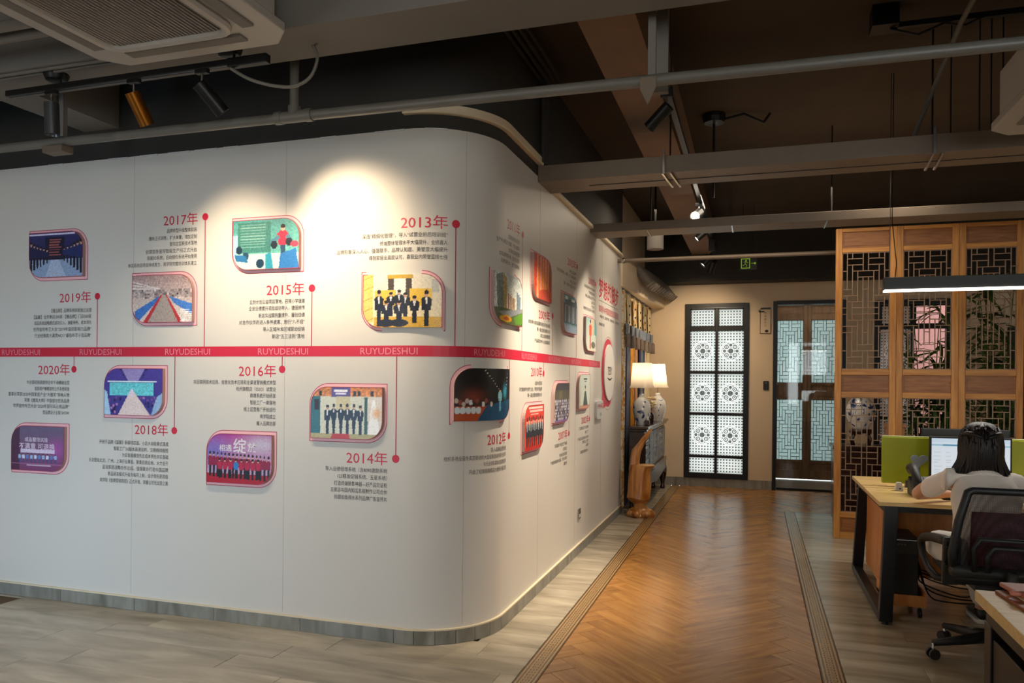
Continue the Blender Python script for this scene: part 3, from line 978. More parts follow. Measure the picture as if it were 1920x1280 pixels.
ENT = {
'2019': ((0.868, 1.984), (0.552, 0.816, 1.982), 0.821, [(0.485, 1.897), (0.333, 1.857), (0.335, 1.817), (0.327, 1.775), (0.339, 1.734)], 'u',
 ['【慢品牌】品牌系统研发独立运营', '【温馨】全年新店200家·【慢品牌】门店500家', '成品系统战略模式成功引入，速配领先，成本领先', '世界窗帘布艺大会“2019年窗帘影响力品牌”', '行业经销商大满贯NO.1“最佳布艺十佳品牌”']),
'2017': ((1.7, 2.448), (1.387, 1.645, 2.442), 1.639, [(1.414, 2.375), (1.276, 2.332), (1.436, 2.293), (1.249, 2.251), (1.262, 2.211), (1.113, 2.169)], 'u',
 ['品牌转型升级整体软装', '爆布正式销售，扩大单量，增加定制', '窗帘定型新技术落地', '全球首条窗帘智能生产线正式开启', '商端3D系统，自动报价系统开始使用', '单店系统店项目持续发力，商学院完整培训体系建立']),
'2015': ((2.451, 1.991), (2.143, 2.401, 1.99), 2.404, [(2.025, 1.919), (2.021, 1.88), (2.089, 1.838), (1.952, 1.798), (2.121, 1.756), (2.183, 1.714)], 'u',
 ['企划计划公益项目落地，召陵小学援建', '企划业绩提升项目成功导入，捷报频传', '新店实战案例量提升，屡创佳绩', '对合作伙伴的进入条件提高，施行“八不招”', '导入区域PK和区域联动促销', '新店“五三法则”落地']),
'2013': ((3.328, 2.335), (3.016, 3.283, 2.341), 3.282, [(2.774, 2.271), (2.887, 2.228), (2.613, 2.189), (2.819, 2.148)], 'u',
 ['深造“精细化管理”，导入“试营业前后培训班”', '终端整体管理水平大幅提升，业绩喜人', '品牌形象深入人心，强强联手，品牌认知度、美誉度大幅提升', '得到家居业高度认可，喜获业内荣誉蓝榜七强']),
'2011': ((4.087, 2.398), (3.768, 4.026, 2.41), 4.02, [(3.79, 2.334), (3.618, 2.293), (3.795, 2.254), (3.649, 2.214), (3.668, 2.175)], 'u',
 ['全国招商会议召开', '生产中心搬迁扩大规模，产能大幅提升', '全年新店突破百家', '实现品牌转型升级，成立专业团队', '迅速发展壮大，全产业链布局']),
'2009': ((4.855, 1.943), (4.481, 4.779, 1.929), 4.777, [(4.235, 1.86), (4.444, 1.82), (4.526, 1.781), (4.381, 1.74)], 'u',
 ['如鱼得水窗帘品牌连锁店开始发展', '第一届全国经销商大会', '成立连锁管理', '产品研发中心全面建成']),
'2005': ((5.644, 2.419), (5.3, 5.604, 2.419), 5.595, [(5.371, 2.348), (4.966, 2.31), (5.396, 2.268), (5.187, 2.231)], 'u',
 ['创立品牌', '走进全国各地、招商、扩大连锁规模', '成立公司', '第一家专卖店开业']),
'2000': ((6.426, 2.368), (6.095, 6.392, 2.369), 6.38, [(5.921, 2.3), (6.115, 2.263), (5.979, 2.219), (6.234, 2.18), (6.243, 2.143), (5.901, 2.106)], 'u',
 ['深耕窗帘布艺市场', '开始批发业务', '营业网点扩大', '成立门市', '产品齐全', '家居布艺批发中心落成']),
'2020': ((0.679, 1.513), (0.374, 0.644, 1.511), 0.642, [(0.274, 1.425), (0.344, 1.384), (0.112, 1.345), (0.255, 1.306), (0.156, 1.268), (0.416, 1.228)], 'd',
 ['为全国经销商提供全年千场爆破运营', '家居用户睡眠窗帘公开系统研发', '董事长荣获2020中国家居产业“大雁奖”领袖人物', '荣膺《建筑大师》中国窗帘优选品牌', '世界窗帘布艺大会“2020年窗帘风云榜品牌”', '壁品牌设计全球 SHOW']),
'2018': ((1.483, 1.137), (1.178, 1.436, 1.139), 1.439, [(0.895, 1.051), (1.011, 1.011), (1.079, 0.971), (0.809, 0.931), (0.921, 0.89), (0.967, 0.849), (0.902, 0.807)], 'd',
 ['开创子品牌《温馨》新模块店面、小店大动能模式落成', '智能工厂3.0版本高速运转、交期继续缩短', '为实现规模领先总成本领先夯实基础', '多次登陆北京、广州、上海行业展会、聚集招商目标、火力全开', '蓝润家居战略合作达成、强强联合打造中国品牌', '新品研发模式升级为每月上新、设计领先更高级', '商学院《金牌营销商班》正式开班、掌握公司化运营之路']),
'2016': ((2.255, 1.52), (1.953, 2.213, 1.511), 2.213, [(1.627, 1.441), (1.935, 1.402), (2.034, 1.363), (2.035, 1.322), (1.99, 1.281), (2.105, 1.24), (2.081, 1.199)], 'd',
 ['向互联网技术应用、信息化技术应用和全渠道营销模式转型', '杭州旗舰店（O2O）试营业', '商端系统开始研发', '智能工厂一期落地', '线上运营推广开始运行', '商学院成立', '搬入品牌总部']),
'2014': ((2.997, 1.024), (2.687, 2.945, 1.022), 2.945, [(2.551, 0.953), (2.631, 0.913), (2.609, 0.872), (2.586, 0.834), (2.61, 0.793)], 'd',
 ['导入业绩倍增系统（含8090激励系统', '123精准促销系统、五星系统）', '打造终端销售神器—好产品见证柜', '五家店与国内知名影视制作公司合作', '拍摄如鱼得水系列品牌广告宣传片']),
'2012': ((3.838, 1.13), (3.55, 3.776, 1.127), 3.778, [(3.581, 1.065), (3.271, 1.027), (3.52, 0.988), (3.42, 0.948)], 'd',
 ['导入店铺运营系统', '组织多场全国专卖店联动的大型促销活动并获行业好评', '与行业领军媒体达成战略合作', '开启了经销商旗舰店大面积升级之路']),
'2010': ((4.619, 1.517), (4.305, 4.579, 1.528), 4.579, [(4.4, 1.45), (4.044, 1.41), (4.228, 1.37)], 'd',
 ['总部大楼落成', '获“重信用守合同”企业，荣获优秀品牌', '第一届全国加盟商会议']),
'2007': ((5.403, 1.045), (5.058, 5.348, 1.047), 5.342, [(4.949, 0.976), (5.207, 0.934), (5.091, 0.894), (4.831, 0.858), (5.241, 0.817)], 'd',
 ['引进国外先进生产设备', '公司成立', '专卖店达百家', '产销网络遍布全国，行业领先', '品牌注册']),
'2002': ((6.194, 1.125), (5.861, 6.159, 1.127), 6.151, [(5.766, 1.059), (6.009, 1.016), (5.723, 0.97), (5.912, 0.935), (6.056, 0.901), (5.83, 0.853)], 'd',
 ['门店搬迁扩大规模', '新工厂', '产品走向全国各大市场', '新品上市', '品牌', '首批加盟商加入']),
}
EL = {'2019': 'under the dark blue photo of two rows of people', '2017': 'over the workshop aisle photo', '2015': 'under the teal classroom photo',
      '2013': 'over the dark-suited group photo', '2011': 'over the city towers photo', '2009': 'under the orange red photo', '2005': 'over the blue shop interior photo',
      '2000': 'over the orange-robed figure photo', '2020': 'over the purple poster photo', '2018': 'under the violet catwalk photo', '2016': 'over the magenta group photo',
      '2014': 'under the six suited men photo', '2012': 'under the black stage photo on the rounded corner', '2010': 'over the red photo of a row in black',
      '2007': 'under the dark crowd photo', '2002': 'under the pale green photo'}
for yr, (dot, (hl, hr, hz), xr, lines, ud, words) in ENT.items():
    t = thing('timeline_entry', f'{yr}年 heading, captions and dotted stem ' + EL[yr], 'wall graphic',
              tuple(W(dot[0], dot[1])), 'year entries of the wall timeline')
    queue(yr + '年', 'year_lettering', M['red'], t, hl, hr, hz - 0.038, hz + 0.038)
    r = 0.022 if yr not in ('2013', '2014') else 0.023
    decal([(dot[0] + r * math.cos(k * PI / 10), dot[1] + r * math.sin(k * PI / 10)) for k in range(20)], 'dot', M['red'], t)
    za, zb = (1.656, dot[1]) if ud == 'u' else (dot[1], 1.595)
    decal([(dot[0] - .003, za), (dot[0] + .003, za), (dot[0] + .003, zb), (dot[0] - .003, zb)], 'stem', M['redl'], t, 0.0008)
    for (l, z), w_ in zip(lines, words):
        queue(w_, 'caption_line', M['ink'], t, l, xr, z - 0.0135, z + 0.0135)

# heading, roundel and small plaque at the start of the timeline
t = thing('wall_heading', 'bold red title 梦想的脚步 with smaller red and black lines near the curtain', 'wall graphic', tuple(W(7.1, 2.35)))
queue('梦想的脚步', 'title_lettering', M['red'], t, 6.58, 7.66, 2.262, 2.46, bold=True)
decal([(6.585, 2.239), (7.66, 2.239), (7.66, 2.242), (6.585, 2.242)], 'rule', M['ink'], t)
queue('如鱼得水中国家居软装发展历程', 'subtitle_lettering', M['red'], t, 6.587, 7.67, 2.13, 2.20)
queue('一路走来，实现梦想，感恩有您，共创辉煌', 'caption_line', M['ink'], t, 6.60, 7.68, 2.075, 2.105)
queue('脚踏实地', 'caption_line', M['ink'], t, 6.60, 6.87, 2.0, 2.03)
t = thing('logo_roundel', 'raised white disc with thin logo letters on a red speech-bubble ring', 'wall graphic', tuple(W(7.09, 1.545)))
circ = lambda cs, cz, r, n=40: [(cs + r * math.cos(2 * PI * k / n), cz + r * math.sin(2 * PI * k / n)) for k in range(n)]
decal(circ(7.09, 1.545, 0.372), 'outline', M['redl'], t, .0008, hole=circ(7.09, 1.545, 0.368))
bub = circ(7.085, 1.55, 0.345)
decal(bub, 'bubble', M['red'], t, .001)
decal([(6.80, 1.36), (6.98, 1.215), (6.73, 1.18)], 'bubble_tail', M['red'], t, .0011)
b = MB(); cp = circ(7.11, 1.555, 0.285)
n = len(cp)
b.add([W(s, z, .002) for s, z in cp] + [W(s, z, .014) for s, z in cp] + [W(7.11, 1.555, .014)], [(i, (i + 1) % n, (i + 1) % n + n, i + n) for i in range(n)] + [(i + n, (i + 1) % n + n, 2 * n) for i in range(n)])
b.build('disc', mat('roundel_white', '#e6e0da', 0.4), t, fixn=False)
queue('TEBY', 'logo_lettering', M['ink'], t, 6.99, 7.22, 1.53, 1.61, .0155)
decal([(6.98 + .26 * k / 12, 1.505 - .02 * math.sin(PI * k / 12)) for k in range(13)] + [(7.24 - .26 * k / 12, 1.500 - .028 * math.sin(PI * k / 12)) for k in range(13)], 'logo_smile', M['ink'], t, .0155)
t = thing('year_plaque', 'small white raised 1994年 plaque below the end of the red band', 'wall graphic', tuple(W(6.58, 1.19)))
ps = []
for cx, cz, a0 in ((6.71, 1.255, 0), (6.46, 1.255, PI / 2), (6.46, 1.135, PI), (6.71, 1.135, 3 * PI / 2)):
    ps += [(cx + 0.025 * math.cos(a0 + k * PI / 8), cz + 0.025 * math.sin(a0 + k * PI / 8)) for k in range(5)]
b = MB(); n = len(ps)
b.add([W(s, z, 0) for s, z in ps] + [W(s, z, .022) for s, z in ps], [(i, (i + 1) % n, (i + 1) % n + n, i + n) for i in range(n)] + [tuple(range(n, 2 * n))])
b.build('plate', M['white'], t)
queue('1994年', 'year_lettering', M['red'], t, 6.47, 6.71, 1.20, 1.26, .0235)
queue('创业', 'caption_line', M['ink'], t, 6.56, 6.65, 1.135, 1.17, .0235)

# ------------------------------------------------------------------ printed photographs on raised boards
class Canvas:
    def __init__(s, top, bot, w=150, h=104):
        s.w, s.h = w, h
        y, x = np.mgrid[0:h, 0:w]; s.x = (x + .5) / w; s.y = (y + .5) / h
        a, b = np.array(srgb(top)[:3]), np.array(srgb(bot)[:3])
        s.c = a + (b - a) * s.y[..., None]
        s.rg = np.random.default_rng(5)

    def put(s, m, col, al=1.0):
        c = np.array(srgb(col)[:3]); m = m * al
        s.c = s.c * (1 - m[..., None]) + c * m[..., None]; return s

    def R(s, x0, y0, x1, y1, col, al=1.0): return s.put(((s.x > x0) & (s.x < x1) & (s.y > y0) & (s.y < y1)).astype(float), col, al)
    def E(s, x, y, rx, ry, col, al=1.0): return s.put(((((s.x - x) / rx) ** 2 + ((s.y - y) / ry) ** 2) < 1).astype(float), col, al)
    def G(s, x, y, rx, ry, col, al=1.0): return s.put(np.exp(-(((s.x - x) / rx) ** 2 + ((s.y - y) / ry) ** 2)), col, al)

    def P(s, pts, col, al=1.0):
        m = np.ones_like(s.x, bool); n = len(pts)
        ar = sum(pts[i - 1][0] * pts[i][1] - pts[i][0] * pts[i - 1][1] for i in range(n))
        sg = 1 if ar > 0 else -1
        for i in range(n):
            (ax, ay), (bx, by) = pts[i - 1], pts[i]
            m &= sg * ((bx - ax) * (s.y - ay) - (by - ay) * (s.x - ax)) >= 0
        return s.put(m.astype(float), col, al)

    def N(s, amt, x0=0, y0=0, x1=1, y1=1, k=2):
        n = s.rg.normal(1, amt, (s.h // k + 1, s.w // k + 1)).repeat(k, 0).repeat(k, 1)[:s.h, :s.w]
        m = (s.x > x0) & (s.x < x1) & (s.y > y0) & (s.y < y1)
        s.c = np.clip(np.where(m[..., None], s.c * n[..., None], s.c), 0, 1); return s

    def man(s, x, y, h, col, legs=None, wd=0.05, head='#caa287', hair='#1a1416', front=None):
        """standing figure: y = top of head, h = height"""
        s.P([(x - wd * .45, y + h * .45), (x + wd * .45, y + h * .45), (x + wd * .4, y + h), (x - wd * .4, y + h)], legs or col)
        s.P([(x - wd, y + h * .24), (x - wd * .5, y + h * .17), (x + wd * .5, y + h * .17), (x + wd, y + h * .24), (x + wd * .8, y + h * .55), (x - wd * .8, y + h * .55)], col)
        if front: s.P([(x - wd * .25, y + h * .18), (x + wd * .25, y + h * .18), (x, y + h * .42)], front)
        s.E(x, y + h * .09, wd * .38, h * .09, head); s.E(x, y + h * .045, wd * .42, h * .06, hair)
        return s


rd = random.Random(9)
PH = {}
c = Canvas('#2a2f6a', '#191d48'); c.R(0, .03, .85, .07, '#d9d2ee'); c.R(0, .60, 1, 1, '#8fa6c9'); c.R(.3, .12, .66, .62, '#161a3a')
for k in range(7): c.R(.38, .16 + k * .055, .6 - .02 * (k % 3), .185 + k * .055, '#a9605a', .8)
for k in range(6): c.man(.04 + k * .06, .20 + k * .035, .66 - k * .07, '#16204f', '#0d1022', .045 - k * .002)
for k in range(6): c.man(.96 - k * .06, .18 + k * .035, .74 - k * .09, '#1c2f66', '#10142c', .05 - k * .003)
c.P([(.3, 1), (.7, 1), (.56, .62), (.42, .62)], '#b9c6de', .7); PH['2019'] = c.N(.10)
c = Canvas('#a98e8e', '#e0d3cb'); c.N(.15, 0, 0, 1, .3)
for k in range(5): c.P([(0, .12 + k * .07), (.5, .3), (.5, .31), (0, .15 + k * .07)], '#efe6e6', .8)
c.R(0, .3, 1, .48, '#8d8488', .6); c.N(.35, 0, .3, 1, .5, 4); c.P([(.05, .75), (.45, .45), (.45, .52), (.12, .95), (.05, .95)], '#3d74c4'); c.P([(.62, .45), (1, .62), (1, .85), (.7, .6)], '#4a80cc')
c.P([(.5, .42), (.56, .42), (.82, 1), (.22, 1)], '#a69a94'); c.P([(.48, .42), (.51, .42), (.26, 1), (.18, 1)], '#b8323c'); c.P([(.56, .42), (.58, .42), (.84, 1), (.77, 1)], '#b8323c')
for k in range(7): c.P([(.8, .72 + k * .04), (1, .74 + k * .04), (1, .755 + k * .04), (.8, .735 + k * .04)], '#eee')
PH['2017'] = c.N(.12)
c = Canvas('#4f938f', '#6db6ab'); c.R(.08, .05, .58, .66, '#3f7a72'); c.N(.12)
for k in range(9): c.R(.12, .1 + k * .055, .5, .115 + k * .055, '#a8cfc6', .5)
c.R(0, .68, 1, 1, '#b9d6c8'); c.R(0, .3, .08, .7, '#9ccfd6')
c.man(.76, .13, .72, '#c9304a', '#2c4a66', .085, hair='#221517'); c.P([(.55, .45), (.7, .33), (.72, .40), (.58, .52)], '#4b7c8f'); c.P([(.84, .3), (.93, .5), (.86, .52), (.8, .38)], '#4b7c8f')
for x, y, r, cl in ((.1, .6, .05, '#1d3548'), (.2, .72, .05, '#24455c'), (.42, .88, .06, '#1b3850'), (.63, .52, .05, '#1d2835'), (.85, .47, .05, '#1d2835')): c.E(x, y, r, r * 1.6, cl)
c.P([(.72, .7), (.95, .6), (1, 1), (.7, 1)], '#2f72b0'); c.E(.93, .52, .06, .06, '#c43f55'); c.P([(.5, .7), (.58, .66), (.62, 1), (.5, 1)], '#2f8fa5'); c.P([(.03, .68), (.2, .72), (.24, .85), (.05, .82)], '#2e6fa0'); PH['2015'] = c.N(.08)
c = Canvas('#e9e0cf', '#f0dcae'); c.R(0, 0, .14, .9, '#e8c570')
for k in range(5): c.P([(0, .1 + k * .2), (.14, .02 + k * .2), (.14, .035 + k * .2), (0, .115 + k * .2)], '#b9913f')
c.R(.33, .02, .66, .45, '#efe8dc'); c.R(.33, .02, .66, .09, '#caa23c'); c.R(.34, .09, .42, .45, '#4c4038'); c.R(.57, .09, .65, .45, '#4c4038')
c.R(.16, .3, .45, .62, '#edc04a'); c.R(.62, .28, .88, .6, '#edc04a'); c.R(.88, .1, .96, .35, '#c9c4ba'); c.R(.15, .8, 1, 1, '#d9a93c')
for x, y, h, f in ((.22, .3, .68, '#e8e4dc'), (.38, .34, .45, '#ddd'), (.49, .3, .5, '#eee'), (.57, .36, .45, '#eee'), (.68, .42, .5, '#ddd'), (.82, .32, .66, '#eee')): c.man(x, y, h, '#171c2c', '#141826', .065, front=f)
for x in (.32, .49): c.man(x, .5, .46, '#1a2034', '#15192a', .08, front='#e6e0da'); c.E(x, .92, .12, .07, '#171c2c')
PH['2013'] = c.N(.07)
c = Canvas('#c9d4d2', '#dde0d0'); c.P([(.05, .06), (.2, .0), (.32, .1), (.32, .72), (.08, .72)], '#6f7d78'); c.P([(.2, 0), (.32, .1), (.32, .72), (.22, .72)], '#c9a648', .7)
for k in range(5): c.R(.36 + k * .065, .38 + k * .02, .41 + k * .065, .7, ('#8a4a38', '#b35e38', '#a3876a', '#9c5a3c', '#b98c63')[k])
for k in range(3): c.R(.74 + k * .06, .3 + k * .04, .79 + k * .06, .68, '#5f7486')
c.N(.15, 0, 0, 1, .7, 3); c.R(0, .7, 1, 1, '#56663a'); c.P([(.1, .78), (1, .62), (1, .7), (.3, .9)], '#8d9296'); c.E(.32, .9, .2, .07, '#e0a51e'); c.E(.32, .9, .1, .035, '#c2562b'); c.P([(.6, .85), (1, .7), (1, .95), (.7, .98)], '#5c8f2c'); PH['2011'] = c.N(.12)
c = Canvas('#c23c2c', '#e2542c'); c.N(.2, k=4)
for x, w_ in ((.18, .05), (.35, .07), (.5, .04), (.62, .08), (.78, .05)): c.P([(x, 0), (x + w_, 0), (x + w_ * .6 + .05, 1), (x - .03, 1)], '#f2b394', .75)
for x in (.28, .45, .58, .72): c.G(x, .55, .05, .35, '#f5872c', .9)
c.P([(.3, .8), (.8, .7), (1, 1), (.3, 1)], '#c93a2c', .8); c.G(.9, .3, .08, .3, '#6d6b2c', .8); PH['2009'] = c.N(.12)
c = Canvas('#5e95a0', '#7d9fb0'); c.R(.1, .1, 1, .25, '#2f5966'); c.R(.1, .06, .3, .13, '#dce9ea'); c.R(.55, .08, .8, .15, '#dce9ea'); c.R(0, .25, 1, .72, '#3c4f62')
for k in range(9): c.R(.12 + k * .1, .28, .17 + k * .1, .72, ('#b9c4d2', '#7d5c50', '#8fb4c4')[k % 3])
c.man(.25, .22, .5, '#5a3c3a', '#2a2a3a', .05); c.R(0, .72, 1, .77, '#215c6c'); c.R(0, .8, 1, 1, '#93a7be'); PH['2005'] = c.N(.12)
c = Canvas('#9ec0bd', '#d8d3c2'); c.R(.5, 0, .9, .5, '#c9b39c'); c.R(.8, 0, 1, .5, '#57a6a2'); c.man(.42, .06, .86, '#d8542c', '#c94a2c', .13, hair='#3a1e18'); c.E(.7, .8, .2, .1, '#5c5a4a'); c.N(.2, .5, .6, 1, 1, 3); PH['2000'] = c.N(.08)
c = Canvas('#6b6380', '#7d3f6e'); c.R(0, 0, .16, 1, '#42203c', .8); c.G(.85, .5, .15, .2, '#b055a8', .8); c.R(.18, .52, .82, .60, '#dccbe2')
for k in range(10): c.man(.16 + k * .075, .62, .2, ('#9fb8e0', '#cdd8f0', '#5f86c4')[k % 3], '#3a4f86', .028, head='#d9b8b8')
c.R(.3, .87, .75, .885, '#e8d6e6', .7); c.R(0, .84, 1, .845, '#e0a0c8', .5); PH['2020'] = c.N(.06)
c = Canvas('#4c3f9c', '#3a3a8c'); c.R(.1, .3, .85, .58, '#69cfd8'); c.N(.12, .1, .3, .85, .58, 3); c.P([(.3, 0), (.42, .28), (.58, .28), (.7, 0)], '#9a8cc4')
for k in range(8): c.P([(.27 + k * .015, .02 + k * .035), (.31 + k * .015, .02 + k * .035), (.31 + k * .015, .035 + k * .035), (.27 + k * .015, .035 + k * .035)], '#1c1440')
for k in range(8): c.R(.7 - k * .015, .02 + k * .035, .74 - k * .015, .035 + k * .035, '#1c1440')
c.R(.06, .27, .9, .285, '#e9f4ff'); c.P([(.44, .5), (.52, .5), (.8, 1), (.24, 1)], '#e8d3d0'); c.E(.48, .52, .03, .09, '#e9d9ee')
for k in range(70):
    x = rd.uniform(.03, .97); y = rd.uniform(.6, .95)
    if not (.42 - (y - .5) * .45 < x < .56 + (y - .5) * .5): c.E(x, y, .02, .03, rd.choice(['#241c58', '#7a4f9c', '#4a3a8c', '#b07cb4']))
c.P([(0, .45), (.05, .5), (.12, 1), (0, 1)], '#bfe8ff', .8); c.P([(.9, .6), (1, .5), (1, 1), (.8, 1)], '#a8d4f2', .7); PH['2018'] = c.N(.08)
c = Canvas('#b0208e', '#c6b8d8'); c.G(.1, .35, .25, .3, '#6a6fc4', .8); c.G(.85, .2, .3, .2, '#c8c0d4', .9); c.R(0, .80, 1, 1, '#b01830')
for k in range(16): c.man(.05 + k * .06, .37 + .004 * k, .5, '#8f1c44', '#15181f', .034, head='#d8a894')
for k in range(8): c.man(.2 + k * .085, .50, .40, '#2f7fc4' if k == 3 else '#b8204a', '#15181f', .038, head='#e0b49c')
PH['2016'] = c.N(.08)
c = Canvas('#d8802a', '#9fa89c'); c.N(.25, 0, 0, 1, .18, 4); c.R(0, .18, 1, 1, '#d8dac8'); c.R(0, .18, .14, 1, '#2f6f7c'); c.R(.05, .25, .12, .45, '#2a1418'); c.R(.75, .2, .8, .95, '#2c5a50'); c.R(.8, .2, 1, 1, '#e4dcd4'); c.P([(.86, .25), (.9, .25), (.97, .9), (.8, .9)], '#fff')
c.R(.29, .0, .56, .2, '#5b4a8c'); c.R(.33, .05, .52, .1, '#f4f0ff'); c.R(.35, .12, .5, .15, '#e8e0ff'); c.R(.36, .18, .56, .5, '#d3c9a0'); c.R(0, .9, 1, 1, '#b5ac7c'); c.P([(.32, .9), (.54, .9), (.56, 1), (.28, 1)], '#c42c2c')
for k, x in enumerate((.24, .33, .43, .52, .61, .70)): c.man(x, .33 + (.02 if k in (0, 5) else 0), .56, '#142038', '#10182c', .048, front='#e8e8e8')
for x in (.12, .6, .66, .84): c.R(x, .08, x + .04, .17, '#1f1a14')
c.G(.92, .5, .06, .1, '#e8a02a', .8); PH['2014'] = c.N(.07)
c = Canvas('#0c0f12', '#14181c'); c.R(0, .72, 1, 1, '#b04a24'); c.P([(.45, .7), (1, .6), (1, 1), (.3, 1)], '#15486a'); c.G(.25, .55, .15, .15, '#8a4030', .8)
for k in range(12): c.E(.03 + k * .045, .62 + (k % 3) * .03, .025, .05, rd.choice(['#c9b4a8', '#3a2c2c', '#d8dde0', '#8a4a3a']))
for k in range(5): c.E(.04 + k * .07, .8, .035, .07, '#cdd6d8')
c.man(.70, .38, .45, '#7fb8c4', '#5f98b0', .05, hair='#1a1a1a'); c.G(.83, .45, .05, .12, '#3ab0d0', .9); c.N(.2, .5, .55, 1, .9, 3)
for k in range(9): c.E(.42 + k * .035, .04 + k * .05, .008, .011, '#fff4e0')
for k in range(5): c.E(.9 - k * .008, .1 + k * .07, .008, .011, '#e8f8ff')
PH['2012'] = c
c = Canvas('#e0412a', '#d8402c'); c.R(.2, .04, .95, .09, '#ffe9e0', .8); c.R(.25, .12, .95, .16, '#ffe9e0', .7); c.R(.3, .19, .7, .22, '#ffe9e0', .6)
for k in range(9): c.man(.12 + k * .1, .28 - .02 * (k % 2), .8, '#20262e', '#1a1f26', .07, head='#f0c8ae', front='#e8eef0')
c.R(0, .92, 1, 1, '#c0281c'); PH['2010'] = c.N(.06)
c = Canvas('#39303c', '#4a3f48'); c.R(0, .18, 1, .42, '#584f3c'); c.R(.3, .2, .5, .4, '#7c7648', .7)
for r_ in range(7):
    for k in range(14): c.E(.04 + k * .07 + .03 * (r_ % 2), .46 + r_ * .075, .024, .034, rd.choice(['#d8d4e0', '#8a8494', '#40384a', '#c4bcd0']))
c.R(0, .95, 1, 1, '#7a5f9c'); PH['2007'] = c.N(.12)
c = Canvas('#bfc9bf', '#d0d4c8'); c.R(.42, .12, .72, .16, '#24362c'); c.R(.48, .2, .68, .22, '#4a5a50'); c.P([(.5, .5), (.62, .5), (.78, .92), (.36, .92)], '#26392f'); c.E(.56, .42, .04, .07, '#d8b49c'); c.E(.56, .37, .045, .05, '#1c1614'); c.R(0, .9, 1, 1, '#c4603c', .7); c.G(.05, .7, .08, .4, '#8fa08c', .8); PH['2002'] = c.N(.04)

PAN = {'2019': (0.287, 2.431, 'u'), '2017': (1.147, 2.122, 'u'), '2015': (1.896, 2.425, 'u'), '2013': (2.773, 2.073, 'u'), '2011': (3.552, 2.12, 'u'),
       '2009': (4.262, 2.34, 'u'), '2005': (5.092, 2.163, 'u'), '2000': (5.902, 2.05, 'u'),
       '2020': (0.146, 1.157, 'd'), '2018': (0.930, 1.541, 'd'), '2016': (1.724, 1.152, 'd'), '2014': (2.442, 1.442, 'd'), '2012': (3.300, 1.554, 'd'),
       '2010': (4.084, 1.325, 'd'), '2007': (4.845, 1.470, 'd'), '2002': (5.650, 1.545, 'd')}
PLAB = {'2019': 'dark blue printed photo of two facing rows of people, topmost left on the wall', '2017': 'printed photo of a workshop aisle with blue bins under the 2017 heading',
        '2015': 'teal printed classroom photo with a figure in red at a chalkboard', '2013': 'printed photo of a group in dark suits in a cream and gold room',
        '2011': 'printed photo of city towers and a yellow roundabout on the corridor wall', '2009': 'orange red printed photo panel on the corridor wall',
        '2005': 'blue printed photo of a shop interior on the corridor wall', '2000': 'narrow-looking printed photo of a figure in orange, nearest the red title',
        '2020': 'purple printed poster photo with white lettering at lower left of the wall', '2018': 'violet printed photo of a catwalk show below the band',
        '2016': 'magenta printed photo of a large group in red scarves', '2014': 'printed photo of six men in suits before an orange shopfront',
        '2012': 'nearly black printed stage photo beside the rounded wall corner', '2010': 'red printed photo of a row of people in black, lowest on the corridor wall',
        '2007': 'dark printed photo of a seated crowd on the corridor wall', '2002': 'pale green printed photo of a lone seated figure on the corridor wall'}


M['edge'] = mat('board_edge_grey', '#a8968a', .6)


def leaf_outline(s0, s1, z0, z1, r, ud, n=8):
    out = []
    if ud == 'u': cor = (('r', s1, z1), ('s', s0, z1), ('r', s0, z0), ('s', s1, z0))
    else: cor = (('s', s1, z1), ('r', s0, z1), ('s', s0, z0), ('r', s1, z0))
    for i, (k, s, z) in enumerate(cor):
        sx = 1 if s == s1 else -1; sz = 1 if z == z1 else -1
        rr_ = r if k == 'r' else 0.004
        a0 = i * PI / 2
        for q in range(n + 1):
            a = a0 + q * PI / 2 / n
            out.append((s - sx * rr_ + rr_ * math.cos(a), z - sz * rr_ + rr_ * math.sin(a)))
    return out


def board_extent(v, w, h, r, ud):
    """left and right extents at height v (0 bottom .. h top)"""
    L, R = 0.0, w
    if ud == 'u':
        if v < r: L = r - math.sqrt(max(r * r - (r - v) ** 2, 0))
        if v > h - r: R = w - r + math.sqrt(max(r * r - (v - h + r) ** 2, 0))
    else:
        if v > h - r: L = r - math.sqrt(max(r * r - (v - h + r) ** 2, 0))
        if v < r: R = w - r + math.sqrt(max(r * r - (r - v) ** 2, 0))
    return L, R


